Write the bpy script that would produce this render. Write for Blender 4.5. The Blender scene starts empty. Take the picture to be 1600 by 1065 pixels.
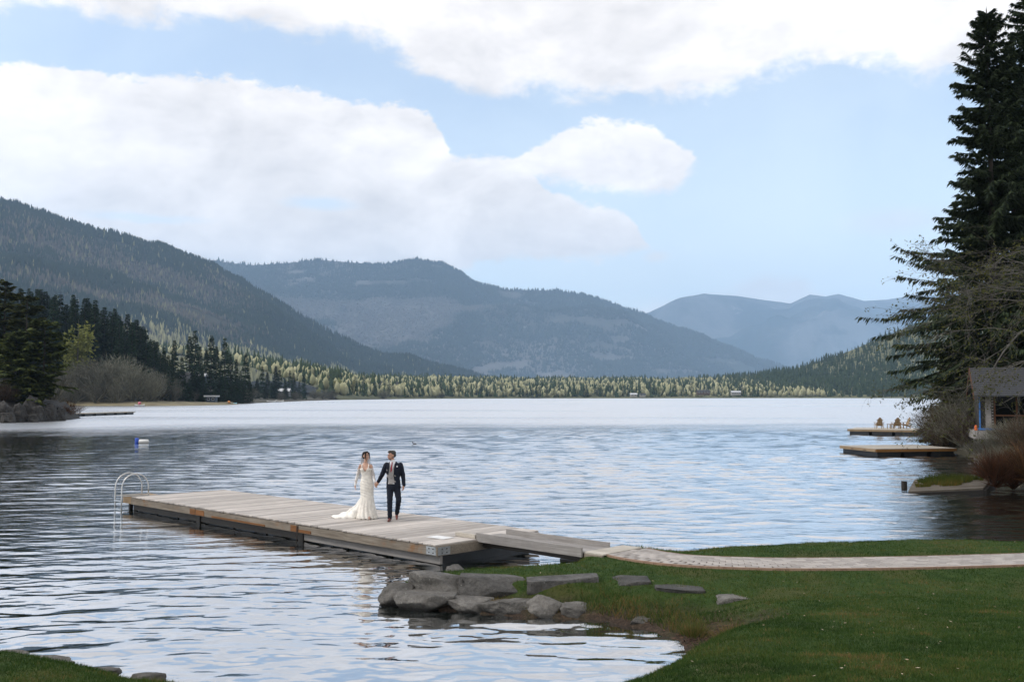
import bpy, bmesh, math, random
import numpy as np
from mathutils import Vector, Matrix

R = math.radians
sc = bpy.context.scene
COL = sc.collection
F_PX, CX, CY, CAMH = 1556.0, 800.0, 532.5, 3.55
PITCH = math.atan((618.0 - CY) / F_PX)

# ------------------------------------------------------------------ camera
cd = bpy.data.cameras.new('camera'); cam = bpy.data.objects.new('camera', cd); COL.objects.link(cam)
cd.sensor_width = 36.0; cd.lens = 36.0 * F_PX / 1600.0
cd.clip_start = 0.1; cd.clip_end = 60000.0
cam.location = (0, 0, CAMH); cam.rotation_euler = (math.pi / 2 + PITCH, 0, 0)
sc.camera = cam

# ------------------------------------------------------------------ exposure / render
sc.view_settings.view_transform = 'Standard'; sc.view_settings.look = 'None'
sc.view_settings.exposure = 0.4; sc.view_settings.gamma = 1.0
sc.view_settings.use_curve_mapping = False
sc.render.engine = 'CYCLES'
sc.cycles.use_denoising = True
try: sc.cycles.denoiser = 'OPENIMAGEDENOISE'
except Exception: pass
sc.cycles.max_bounces = 5; sc.cycles.diffuse_bounces = 2; sc.cycles.glossy_bounces = 3
sc.cycles.transmission_bounces = 4; sc.cycles.volume_bounces = 1; sc.cycles.transparent_max_bounces = 6
sc.cycles.sample_clamp_indirect = 6.0
sc.cycles.caustics_reflective = False; sc.cycles.caustics_refractive = False

# ------------------------------------------------------------------ pixel -> direction helpers (used to read sizes off the photograph)
def ray(px, py):
    x = (px - CX) / F_PX; z = (CY - py) / F_PX
    c, s = math.cos(PITCH), math.sin(PITCH)
    return Vector((x, c - z * s, s + z * c))
def on_z(px, py, z=0.0):
    d = ray(px, py); t = (z - CAMH) / d.z
    return Vector((d.x * t, d.y * t, z))
def at_y(px, py, Y):
    d = ray(px, py); t = Y / d.y
    return Vector((d.x * t, Y, CAMH + d.z * t))
def azel(px, py):
    d = ray(px, py)
    return math.degrees(math.atan2(d.x, d.y)), math.degrees(math.atan2(d.z, math.hypot(d.x, d.y)))

# ------------------------------------------------------------------ sky with clouds
SUN_EL, SUN_AZ = 46.0, -98.0        # azimuth from +Y towards +X
world = bpy.data.worlds.new('World'); sc.world = world; world.use_nodes = True
wn = world.node_tree; wn.nodes.clear()
class NT:
    def __init__(s, tree): s.t = tree
    def n(s, typ, **kw):
        nd = s.t.nodes.new(typ)
        for k, v in kw.items(): setattr(nd, k, v)
        return nd
    def put(s, sock, v):
        if hasattr(v, 'node'): s.t.links.new(v, sock)
        else: sock.default_value = v
    def m(s, op, a, b=None, c=None, clamp=False):
        nd = s.n('ShaderNodeMath', operation=op, use_clamp=clamp)
        s.put(nd.inputs[0], a)
        if b is not None: s.put(nd.inputs[1], b)
        if c is not None: s.put(nd.inputs[2], c)
        return nd.outputs[0]
    def vm(s, op, a, b=None):
        nd = s.n('ShaderNodeVectorMath', operation=op)
        s.put(nd.inputs[0], a)
        if b is not None: s.put(nd.inputs[1], b)
        return nd.outputs[0]
    def ss(s, v, lo, hi, o0=0.0, o1=1.0, kind='SMOOTHSTEP'):
        nd = s.n('ShaderNodeMapRange', interpolation_type=kind)
        s.put(nd.inputs[0], v); s.put(nd.inputs[1], lo); s.put(nd.inputs[2], hi); s.put(nd.inputs[3], o0); s.put(nd.inputs[4], o1)
        return nd.outputs[0]
    def comb(s, x, y, z):
        nd = s.n('ShaderNodeCombineXYZ'); s.put(nd.inputs[0], x); s.put(nd.inputs[1], y); s.put(nd.inputs[2], z); return nd.outputs[0]
    def noise(s, vec, scale, detail=4.0, rough=0.55, dist=0.0, out='Fac'):
        nd = s.n('ShaderNodeTexNoise'); s.put(nd.inputs['Vector'], vec)
        nd.inputs['Scale'].default_value = scale; nd.inputs['Detail'].default_value = detail
        nd.inputs['Roughness'].default_value = rough; nd.inputs['Distortion'].default_value = dist
        return nd.outputs[out]
    def mix(s, f, a, b, blend='MIX'):
        nd = s.n('ShaderNodeMix', data_type='RGBA', blend_type=blend)
        s.put(nd.inputs[0], f); s.put(nd.inputs[6], a); s.put(nd.inputs[7], b)
        return nd.outputs[2]
W = NT(wn)
wout = W.n('ShaderNodeOutputWorld'); bg = W.n('ShaderNodeBackground')
SKY_K = 0.15
sky = W.n('ShaderNodeTexSky', sky_type='NISHITA', sun_disc=False)
sky.sun_elevation = R(SUN_EL); sky.sun_rotation = R(SUN_AZ)
sky.altitude = 600.0; sky.air_density = 1.0; sky.dust_density = 1.6; sky.ozone_density = 1.2
tc = W.n('ShaderNodeTexCoord')
sep = W.n('ShaderNodeSeparateXYZ'); W.put(sep.inputs[0], tc.outputs['Generated'])
dx, dy, dz = sep.outputs
az = W.m('MULTIPLY', W.m('ARCTAN2', dx, dy), 57.29578)
el = W.m('MULTIPLY', W.m('ARCSINE', dz), 57.29578)
AZR, ELR = 42.0, 32.0
a01 = W.ss(az, -AZR, AZR, 0.0, 1.0, 'LINEAR')
def edge_curve(pts):
    nd = W.n('ShaderNodeFloatCurve'); W.put(nd.inputs['Value'], a01); nd.inputs['Factor'].default_value = 1.0
    cv = nd.mapping.curves[0]
    P = []
    for px, py in pts:
        a, e = azel(px, py)
        P.append(((a + AZR) / (2 * AZR), min(max(e / ELR, 0), 1)))
    P.sort()
    while len(cv.points) > 2: cv.points.remove(cv.points[0])
    cv.points[0].location = P[0]; cv.points[1].location = P[-1]
    for p in P[1:-1]: cv.points.new(*p)
    for p in cv.points: p.handle_type = 'VECTOR'
    nd.mapping.extend = 'HORIZONTAL'; nd.mapping.update()
    return W.m('MULTIPLY', nd.outputs[0], ELR)
cvec = W.comb(W.m('MULTIPLY', az, 0.6), W.m('MULTIPLY', el, 1.0), 0.0)
def centred(v, amp): return W.m('MULTIPLY', W.m('SUBTRACT', v, 0.5), amp)
nz1 = W.noise(cvec, 0.35, 7.0, 0.62, 0.3)
nz2 = W.noise(W.vm('ADD', cvec, (31.0, 7.0, 2.0)), 0.5, 6.0, 0.6, 0.2)
nzf = W.noise(W.vm('ADD', cvec, (11.0, 3.0, 9.0)), 1.7, 5.0, 0.62, 0.25)
nz3 = W.noise(W.vm('ADD', cvec, (3.0, 57.0, 5.0)), 0.12, 5.0, 0.55, 0.4)
def layer(top, bot, amp_t=2.2, amp_b=2.2, st=0.45, sb=0.6):
    mk = None
    if top:
        mk = W.ss(W.m('SUBTRACT', W.m('ADD', W.m('ADD', edge_curve(top), centred(nz1, amp_t)), centred(nzf, 1.1)), el), -st, st)
    if bot:
        b = W.ss(W.m('SUBTRACT', el, W.m('ADD', W.m('ADD', edge_curve(bot), centred(nz2, amp_b)), centred(nzf, 1.0))), -sb, sb)
        mk = b if mk is None else W.m('MULTIPLY', mk, b)
    return mk
L_top = layer(None, [(-300, -20), (0, 2), (120, 10), (250, 30), (400, 42), (540, 50), (600, 75), (650, 112), (700, 130), (760, 146), (840, 136), (900, 150), (1000, 143), (1100, 148),
                     (1170, 125), (1210, 112), (1280, 92), (1400, 100), (1450, 120), (1520, 110), (1600, 60), (1900, 40)], 0, 3.2, 0, 0.6)
L_left = layer([(-400, 95), (0, 105), (120, 108), (200, 120), (310, 118), (370, 125), (450, 140), (540, 158), (600, 163), (640, 172), (672, 182), (688, 205), (704, 243), (760, 245), (815, 255),
                (860, 298), (900, 308), (945, 322), (985, 342), (1003, 372), (1014, 394), (1040, 420), (1200, 440)],
               [(-400, 520), (0, 500), (600, 470), (700, 440), (745, 412), (800, 404), (950, 401), (1000, 392), (1014, 394), (1040, 410), (1200, 420)], 1.9, 1.8, 0.2, 0.35)
L_puff = layer([(700, 300), (780, 268), (815, 247), (850, 222), (890, 204), (920, 191), (990, 193), (1022, 200), (1050, 222), (1078, 240), (1100, 262), (1200, 300)],
               [(700, 240), (780, 262), (850, 279), (900, 286), (950, 297), (1030, 302), (1060, 288), (1085, 262), (1100, 250), (1200, 200)], 2.6, 1.8, 0.2, 0.4)
L_low = layer([(850, 560), (940, 500), (1020, 478), (1100, 468), (1150, 448), (1200, 436), (1255, 442), (1290, 468), (1340, 495), (1450, 540), (1900, 560)],
              [(-300, 640), (1900, 640)], 1.6, 0.0, 0.5, 0.5)
def ellipse(px, py, wx, wy, soft, amp=1.0):
    a, e = azel(px, py); ka = wx / F_PX * 57.3; ke = wy / F_PX * 57.3
    u = W.m('DIVIDE', W.m('SUBTRACT', az, a), ka); v = W.m('DIVIDE', W.m('SUBTRACT', W.m('ADD', el, centred(nz2, 0.8)), e), ke)
    r = W.m('SQRT', W.m('ADD', W.m('MULTIPLY', u, u), W.m('MULTIPLY', v, v)))
    return W.m('MULTIPLY', W.ss(r, 1.0 - soft, 1.0 + soft, 1.0, 0.0), amp)
holes = W.m('MAXIMUM', ellipse(500, 318, 46, 9, 0.7, 0.8), ellipse(225, 340, 70, 6, 0.8, 0.7))
L_left = W.m('MULTIPLY', L_left, W.m('SUBTRACT', 1.0, holes))
wisp = W.m('MAXIMUM', ellipse(1400, 345, 60, 16, 0.9, 0.45), ellipse(1025, 399, 16, 8, 0.8, 0.7))
front = W.m('MAXIMUM', W.m('MAXIMUM', L_left, L_puff), W.m('MAXIMUM', W.m('MULTIPLY', L_low, 0.75), wisp))
front = W.m('MAXIMUM', front, W.m('MULTIPLY', L_top, 0.98))
# the rest of the sky: the same broken cloud, laid out on a flat ceiling
pl = W.comb(W.m('DIVIDE', dx, W.m('ADD', W.m('ABSOLUTE', dz), 0.14)), W.m('DIVIDE', dy, W.m('ADD', W.m('ABSOLUTE', dz), 0.14)), 0.0)
rest = W.ss(W.noise(pl, 1.1, 7.0, 0.58, 0.3), 0.42, 0.58)
side = W.m('MULTIPLY', W.ss(W.m('ABSOLUTE', az), 30.0, 40.0, 1.0, 0.0), W.ss(el, 25.0, 31.0, 1.0, 0.0))
mask = W.m('ADD', W.m('MULTIPLY', front, side), W.m('MULTIPLY', rest, W.m('SUBTRACT', 1.0, side)), clamp=True)
bil_a = W.noise(cvec, 0.30, 7.0, 0.58, 0.3); bil_b = W.noise(W.vm('ADD', cvec, (-0.45, 0.8, 0.0)), 0.30, 7.0, 0.58, 0.3)   # billows, lit from the sun's side
shade = W.m('ADD', W.ss(nz3, 0.36, 0.62, 0.80, 1.04), W.m('MULTIPLY', W.m('SUBTRACT', bil_a, bil_b), 0.55))
shade = W.m('MINIMUM', W.m('MAXIMUM', shade, 0.66), 1.12)
cl_col = W.comb(W.m('MULTIPLY', shade, 1.12), W.m('MULTIPLY', shade, 1.04), W.m('MULTIPLY', shade, 0.97))
CLOUD = 0.96
cl = W.vm('SCALE', cl_col); cl.node.inputs['Scale'].default_value = CLOUD
skyc = W.vm('SCALE', sky.outputs[0]); skyc.node.inputs['Scale'].default_value = SKY_K
hz = W.m('ADD', W.ss(el, 0.0, 19.0, 0.52, 0.0), W.ss(nz3, 0.3, 0.7, 0.26, 0.38))      # thin veil of high cloud
skyh = W.mix(W.m('MINIMUM', hz, 0.9), skyc, (1.05, 1.12, 1.10, 1.0))
W.put(bg.inputs['Color'], W.mix(mask, skyh, cl)); bg.inputs['Strength'].default_value = 1.0
wn.links.new(bg.outputs[0], wout.inputs[0])

sd = bpy.data.lights.new('sun', 'SUN'); sun = bpy.data.objects.new('sun', sd); COL.objects.link(sun)
sd.energy = 1.4; sd.angle = R(12.0); sd.color = (1.0, 0.95, 0.88)
sdir = Vector((math.sin(R(SUN_AZ)) * math.cos(R(SUN_EL)), math.cos(R(SUN_AZ)) * math.cos(R(SUN_EL)), math.sin(R(SUN_EL))))
sun.rotation_euler = sdir.to_track_quat('Z', 'Y').to_euler()

# ------------------------------------------------------------------ helpers
def link(o, parent=None):
    COL.objects.link(o)
    if parent is not None: o.parent = parent
    return o
def mesh_obj(name, V, Fc, mats, parent=None, smooth=False, midx=None, attrs=None):
    """one mesh object from arrays; Fc an (n,k) array or a list of tuples"""
    me = bpy.data.meshes.new(name)
    if isinstance(Fc, np.ndarray):
        V = np.asarray(V, np.float32); n, k = Fc.shape
        me.vertices.add(len(V)); me.vertices.foreach_set('co', V.ravel())
        me.loops.add(n * k); me.loops.foreach_set('vertex_index', Fc.astype(np.int32).ravel())
        me.polygons.add(n); me.polygons.foreach_set('loop_start', np.arange(0, n * k, k, dtype=np.int32))
        me.update(calc_edges=True)
    else:
        me.from_pydata([tuple(v) for v in V], [], [tuple(f) for f in Fc]); me.update()
    for m in (mats if isinstance(mats, (list, tuple)) else [mats]): me.materials.append(m)
    if midx is not None: me.polygons.foreach_set('material_index', np.asarray(midx, np.int32))
    if smooth: me.polygons.foreach_set('use_smooth', np.ones(len(me.polygons), bool))
    if attrs:
        for an, (dom, arr) in attrs.items():
            a = me.attributes.new(an, 'FLOAT', dom); a.data.foreach_set('value', np.asarray(arr, np.float32))
    o = bpy.data.objects.new(name, me)
    return link(o, parent)
def tag(o, label=None, cat=None, group=None, kind=None):
    if label: o['label'] = label
    if cat: o['category'] = cat
    if group: o['group'] = group
    if kind: o['kind'] = kind
    return o
def empty(name, loc=(0, 0, 0), rz=0.0, parent=None):
    o = bpy.data.objects.new(name, None); o.empty_display_size = 0.2
    link(o, parent); o.location = loc; o.rotation_euler = (0, 0, rz); return o
def copy_tree(o, parent=None):
    c = o.copy(); COL.objects.link(c); c.parent = parent
    for ch in list(o.children): copy_tree(ch, c)
    return c
class MB:
    """collects boxes, tubes and prisms into one mesh"""
    def __init__(s): s.v = []; s.f = []
    def box(s, x0, x1, y0, y1, z0, z1, M=None, jit=0.0):
        b = len(s.v)
        for z in (z0, z1):
            for y in (y0, y1):
                for x in (x0, x1):
                    p = Vector((x, y, z))
                    if jit: p += Vector((random.uniform(-jit, jit), random.uniform(-jit, jit), random.uniform(-jit, jit)))
                    if M is not None: p = M @ p
                    s.v.append(p)
        for q in ((0, 2, 3, 1), (4, 5, 7, 6), (0, 1, 5, 4), (2, 6, 7, 3), (0, 4, 6, 2), (1, 3, 7, 5)): s.f.append(tuple(b + i for i in q))
        return s
    def tube(s, pts, rad, n=8, cap=True):
        pts = [Vector(p) for p in pts]
        if not isinstance(rad, (list, tuple)): rad = [rad] * len(pts)
        b = len(s.v); prev = None
        for i, p in enumerate(pts):
            t = (pts[min(i + 1, len(pts) - 1)] - pts[max(i - 1, 0)])
            t = t.normalized() if t.length > 1e-9 else Vector((0, 0, 1))
            if prev is None:
                a = t.orthogonal().normalized()
            else:
                a = (prev - t * prev.dot(t)); a = a.normalized() if a.length > 1e-6 else t.orthogonal().normalized()
            prev = a; c = t.cross(a)
            for k in range(n):
                an = 2 * math.pi * k / n
                s.v.append(p + (a * math.cos(an) + c * math.sin(an)) * rad[i])
        for i in range(len(pts) - 1):
            for k in range(n):
                s.f.append((b + i * n + k, b + i * n + (k + 1) % n, b + (i + 1) * n + (k + 1) % n, b + (i + 1) * n + k))
        if cap:
            s.f.append(tuple(b + k for k in reversed(range(n)))); e = b + (len(pts) - 1) * n
            s.f.append(tuple(e + k for k in range(n)))
        return s
    def poly(s, ring, z0, z1, M=None):
        """extruded polygon (CCW ring of xy)"""
        b = len(s.v); n = len(ring)
        for z in (z0, z1):
            for p in ring:
                q = Vector((p[0], p[1], z))
                s.v.append(M @ q if M is not None else q)
        s.f.append(tuple(b + i for i in reversed(range(n)))); s.f.append(tuple(b + n + i for i in range(n)))
        for i in range(n): s.f.append((b + i, b + (i + 1) % n, b + n + (i + 1) % n, b + n + i))
        return s
    def build(s, name, mat, parent=None, smooth=False):
        return mesh_obj(name, s.v, s.f, mat, parent, smooth)

def vnoise(x, y, seed=0, octs=4, lac=2.0, gain=0.5):
    """cheap value noise in [-1,1], vectorised"""
    x = np.asarray(x, float); y = np.asarray(y, float); out = np.zeros(np.broadcast(x, y).shape); amp = 1.0; tot = 0.0
    for o in range(octs):
        xi = np.floor(x); yi = np.floor(y); fx = x - xi; fy = y - yi
        fx = fx * fx * (3 - 2 * fx); fy = fy * fy * (3 - 2 * fy)
        def h(a, b):
            v = np.sin(a * 127.1 + b * 311.7 + (seed + o) * 74.7) * 43758.5453
            return v - np.floor(v)
        v = (h(xi, yi) * (1 - fx) + h(xi + 1, yi) * fx) * (1 - fy) + (h(xi, yi + 1) * (1 - fx) + h(xi + 1, yi + 1) * fx) * fy
        out += (v * 2 - 1) * amp; tot += amp; amp *= gain; x = x * lac + 17.3; y = y * lac + 9.1
    return out / tot
def sstep(a, b, x):
    t = np.clip((np.asarray(x, float) - a) / (b - a), 0, 1); return t * t * (3 - 2 * t)

# ------------------------------------------------------------------ materials
def new_mat(name):
    m = bpy.data.materials.new(name); m.use_nodes = True
    t = NT(m.node_tree); b = m.node_tree.nodes['Principled BSDF']
    return m, t, b
def ramp(t, fac, stops):
    nd = t.n('ShaderNodeValToRGB'); t.put(nd.inputs[0], fac)
    e = nd.color_ramp.elements
    while len(e) > 1: e.remove(e[-1])
    e[0].position = stops[0][0]; e[0].color = (*stops[0][1], 1)
    for p, c in stops[1:]:
        k = e.new(p); k.color = (*c, 1)
    return nd.outputs[0]
def bump(t, b, height, strength=0.5, dist=0.02):
    nd = t.n('ShaderNodeBump'); nd.inputs['Strength'].default_value = strength; nd.inputs['Distance'].default_value = dist
    t.put(nd.inputs['Height'], height); t.put(b.inputs['Normal'], nd.outputs[0]); return nd
def attr(t, name, out='Fac'):
    nd = t.n('ShaderNodeAttribute'); nd.attribute_name = name; return nd.outputs[out]
def objrand(t): return t.n('ShaderNodeObjectInfo').outputs['Random']
def geo_rand(t): return t.n('ShaderNodeNewGeometry').outputs['Random Per Island']
def simple(name, c0, c1=None, scale=6.0, rough=0.7, metal=0.0, bmp=0.0, bscale=None, coord='Object', stretch=(1, 1, 1), rnd=0.0, spec=0.5, detail=5):
    m, t, b = new_mat(name)
    tcn = t.n('ShaderNodeTexCoord').outputs[coord]
    mp = t.n('ShaderNodeMapping'); t.put(mp.inputs[0], tcn); mp.inputs['Scale'].default_value = stretch
    v = mp.outputs[0]
    if c1 is None: c1 = tuple(x * 0.75 for x in c0)
    n = t.noise(v, scale, detail, 0.6)
    col = ramp(t, n, [(0.3, c1), (0.7, c0)])
    if rnd:
        h = t.n('ShaderNodeHueSaturation'); t.put(h.inputs['Value'], t.ss(objrand(t), 0, 1, 1 - rnd, 1 + rnd, 'LINEAR')); t.put(h.inputs['Color'], col); col = h.outputs[0]
    t.put(b.inputs['Base Color'], col)
    b.inputs['Roughness'].default_value = rough; b.inputs['Metallic'].default_value = metal
    b.inputs['Specular IOR Level'].default_value = spec
    if bmp: bump(t, b, t.noise(v, bscale or scale * 3, 6, 0.65), bmp, 0.02)
    return m
def wood(name, light, dark, grain_axis=0, rough=0.8, rnd=0.22, stain=None, stain_amt=0.0, gscale=1.0):
    """weathered timber: grain stretched along one object axis, per-board tone, blotches"""
    m, t, b = new_mat(name)
    oc = t.n('ShaderNodeTexCoord').outputs['Object']
    off = t.n('ShaderNodeVectorMath', operation='ADD'); t.put(off.inputs[0], oc)
    t.put(off.inputs[1], t.comb(t.m('MULTIPLY', objrand(t), 37.0), t.m('MULTIPLY', objrand(t), 91.0), 0.0))
    s = [22.0 * gscale] * 3; s[grain_axis] = 0.9 * gscale
    mp = t.n('ShaderNodeMapping'); t.put(mp.inputs[0], off.outputs[0]); mp.inputs['Scale'].default_value = s
    g = t.noise(mp.outputs[0], 1.6, 7, 0.65, 0.4)
    bl = t.noise(off.outputs[0], 1.7, 4, 0.6)
    col = ramp(t, g, [(0.28, dark), (0.5, tuple((a + c) / 2 for a, c in zip(light, dark))), (0.72, light)])
    col = t.mix(t.ss(bl, 0.35, 0.7, 0.0, 0.35), col, (*[x * 0.72 for x in dark], 1))
    if stain is not None:
        col = t.mix(t.ss(t.noise(off.outputs[0], 1.1, 5, 0.7), 0.62 - stain_amt * 0.3, 0.72, 0.0, 0.9), col, (*stain, 1))
    h = t.n('ShaderNodeHueSaturation'); t.put(h.inputs['Value'], t.ss(objrand(t), 0, 1, 1 - rnd, 1 + rnd, 'LINEAR')); t.put(h.inputs['Color'], col)
    t.put(b.inputs['Base Color'], h.outputs[0]); b.inputs['Roughness'].default_value = rough; b.inputs['Specular IOR Level'].default_value = 0.25
    bump(t, b, g, 0.45, 0.01)
    return m
M = {}
M['deck'] = wood('weathered_deck', (0.60, 0.545, 0.495), (0.37, 0.33, 0.295), 1, 0.8, 0.27)
M['fascia'] = wood('fascia_timber', (0.36, 0.31, 0.25), (0.15, 0.12, 0.09), 0, 0.8, 0.1, (0.27, 0.12, 0.035), 0.25)
M['fresh'] = wood('unweathered_timber', (0.30, 0.135, 0.048), (0.16, 0.07, 0.028), 0, 0.75, 0.15)
M['grey_board'] = wood('grey_board', (0.40, 0.375, 0.35), (0.22, 0.20, 0.185), 0, 0.85, 0.12)
M['dark_timber'] = wood('wet_dark_timber', (0.026, 0.022, 0.018), (0.012, 0.010, 0.008), 0, 0.6, 0.2)
M['float'] = simple('float_plastic', (0.022, 0.024, 0.028), (0.010, 0.011, 0.013), 3.0, 0.45)
M['steel'] = simple('ladder_aluminium', (0.62, 0.62, 0.61), (0.45, 0.45, 0.44), 8.0, 0.38, 1.0)
M['galv'] = simple('galvanised_bracket', (0.40, 0.41, 0.41), (0.24, 0.25, 0.25), 14.0, 0.5, 0.7)
M['iron'] = simple('rusty_chain', (0.10, 0.085, 0.075), (0.04, 0.03, 0.025), 20.0, 0.7, 0.5)
M['white'] = simple('white_paint', (0.78, 0.77, 0.75), (0.62, 0.61, 0.59), 9.0, 0.6)
M['cedar'] = wood('cedar_boards', (0.44, 0.33, 0.21), (0.27, 0.18, 0.10), 0, 0.75, 0.15)
M['cedar_dk'] = wood('orange_fascia', (0.38, 0.19, 0.06), (0.22, 0.10, 0.03), 0, 0.75, 0.1)
M['deck_pale'] = wood('pale_deck', (0.55, 0.50, 0.43), (0.38, 0.34, 0.28), 1, 0.8, 0.12)
M['paver'] = simple('concrete_paver', (0.41, 0.37, 0.335), (0.27, 0.24, 0.215), 5.0, 0.9, bmp=0.4, bscale=60, rnd=0.22)
M['sand'] = simple('sand_bed', (0.15, 0.125, 0.10), (0.09, 0.075, 0.06), 12.0, 0.95)
M['edging'] = simple('path_edging', (0.33, 0.22, 0.15), (0.20, 0.12, 0.08), 9.0, 0.85, rnd=0.2)

def stone_mat(name, c_hi, c_lo, lich, wet=True):
    m, t, b = new_mat(name)
    tcn = t.n('ShaderNodeTexCoord').outputs['Object']
    off = t.vm('ADD', tcn, t.comb(t.m('MULTIPLY', objrand(t), 50.0), 0.0, 0.0))
    n1 = t.noise(off, 3.2, 8, 0.66); n2 = t.noise(off, 22.0, 6, 0.7)
    col = ramp(t, n1, [(0.30, c_lo), (0.52, tuple((a + c) / 2 for a, c in zip(c_hi, c_lo))), (0.68, c_hi)])
    col = t.mix(t.ss(n2, 0.45, 0.62, 0.0, 0.35), col, (*[x * 0.45 for x in c_lo], 1))
    vo = t.n('ShaderNodeTexVoronoi'); t.put(vo.inputs['Vector'], off); vo.inputs['Scale'].default_value = 14.0
    sp = t.m('MULTIPLY', t.ss(vo.outputs['Distance'], 0.05, 0.22, 1.0, 0.0), t.ss(t.noise(off, 5.0, 3), 0.52, 0.62))
    col = t.mix(t.m('MULTIPLY', sp, 0.7), col, (*lich, 1))
    # surface normal split into axes; not used in the colour
    nz = t.n('ShaderNodeSeparateXYZ'); t.put(nz.inputs[0], t.n('ShaderNodeNewGeometry').outputs['True Normal'])
    h = t.n('ShaderNodeHueSaturation'); t.put(h.inputs['Value'], t.ss(objrand(t), 0, 1, 0.8, 1.15, 'LINEAR')); t.put(h.inputs['Color'], col)
    zz = t.n('ShaderNodeSeparateXYZ'); t.put(zz.inputs[0], t.n('ShaderNodeNewGeometry').outputs['Position'])
    wetf = t.ss(t.m('ADD', zz.outputs[2], t.m('MULTIPLY', n1, 0.05)), 0.05, 0.11, 1.0, 0.0)      # stained dark where the lake laps
    t.put(b.inputs['Base Color'], t.mix(t.m('MULTIPLY', wetf, 0.8), h.outputs[0], (0.018, 0.016, 0.013, 1)))
    t.put(b.inputs['Roughness'], t.ss(wetf, 0.0, 1.0, 0.85, 0.35))
    b.inputs['Specular IOR Level'].default_value = 0.3
    bump(t, b, t.m('ADD', t.noise(off, 9.0, 9, 0.7), t.m('MULTIPLY', n2, 0.4)), 1.0, 0.06)
    return m
M['stone'] = stone_mat('bank_stone', (0.245, 0.228, 0.205), (0.085, 0.079, 0.071), (0.40, 0.39, 0.35))
M['stone_dk'] = stone_mat('dark_block_stone', (0.17, 0.16, 0.148), (0.055, 0.052, 0.048), (0.40, 0.39, 0.35))
M['cliff'] = stone_mat('cliff_rock', (0.095, 0.088, 0.080), (0.024, 0.022, 0.020), (0.20, 0.19, 0.165))

def leaf_mat(name, c_hi, c_lo, rough=0.75, trans=0.25, island=True, tint=None):
    m, t, b = new_mat(name)
    f = geo_rand(t) if island else objrand(t)
    col = ramp(t, f, [(0.0, c_lo), (1.0, c_hi)])
    h = t.n('ShaderNodeHueSaturation'); t.put(h.inputs['Value'], t.ss(objrand(t), 0, 1, 0.72, 1.3, 'LINEAR')); t.put(h.inputs['Hue'], t.ss(objrand(t), 0, 1, 0.488, 0.512, 'LINEAR')); t.put(h.inputs['Color'], col)
    col = h.outputs[0]
    t.put(b.inputs['Base Color'], col); b.inputs['Roughness'].default_value = rough; b.inputs['Specular IOR Level'].default_value = 0.25
    if trans:
        tr = t.n('ShaderNodeBsdfTranslucent'); t.put(tr.inputs[0], col)
        mx = t.n('ShaderNodeMixShader'); mx.inputs[0].default_value = trans
        out = m.node_tree.nodes['Material Output']
        m.node_tree.links.new(b.outputs[0], mx.inputs[1]); m.node_tree.links.new(tr.outputs[0], mx.inputs[2]); m.node_tree.links.new(mx.outputs[0], out.inputs[0])
    return m
M['needle'] = leaf_mat('fir_needles', (0.034, 0.060, 0.024), (0.012, 0.024, 0.011))
M['needle_hero'] = leaf_mat('spruce_needles', (0.044, 0.062, 0.026), (0.010, 0.018, 0.009))
M['needle_yellow'] = leaf_mat('cedar_sprays', (0.085, 0.095, 0.020), (0.022, 0.032, 0.009))
M['needle_olive'] = leaf_mat('pine_needles', (0.085, 0.095, 0.018), (0.020, 0.030, 0.009))
M['needle_far'] = leaf_mat('lakeside_needles', (0.060, 0.088, 0.040), (0.022, 0.038, 0.020))
M['leaf_spring'] = leaf_mat('spring_leaves', (0.27, 0.27, 0.065), (0.12, 0.13, 0.035), trans=0.35)
M['leaf_far'] = leaf_mat('valley_leaves', (0.34, 0.32, 0.13), (0.15, 0.16, 0.065), trans=0.3)  # young leaf colour, lightened further to stand in for sunlight
M['bud'] = leaf_mat('leaf_buds', (0.10, 0.10, 0.025), (0.045, 0.048, 0.014), trans=0.35)
M['twig_grey'] = leaf_mat('grey_twigs', (0.20, 0.19, 0.145), (0.075, 0.075, 0.055), trans=0.0)
M['twig_brown'] = leaf_mat('brown_twigs', (0.105, 0.072, 0.045), (0.028, 0.022, 0.016), trans=0.0)
M['twig_red'] = leaf_mat('rust_twigs', (0.125, 0.055, 0.022), (0.035, 0.020, 0.010), trans=0.1)
M['bark'] = simple('bark', (0.075, 0.062, 0.050), (0.030, 0.025, 0.021), 5.0, 0.9, stretch=(1, 1, 0.2))
M['bark_pale'] = simple('pale_bark', (0.15, 0.138, 0.12), (0.06, 0.055, 0.046), 6.0, 0.85, stretch=(1, 1, 0.3))

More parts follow.
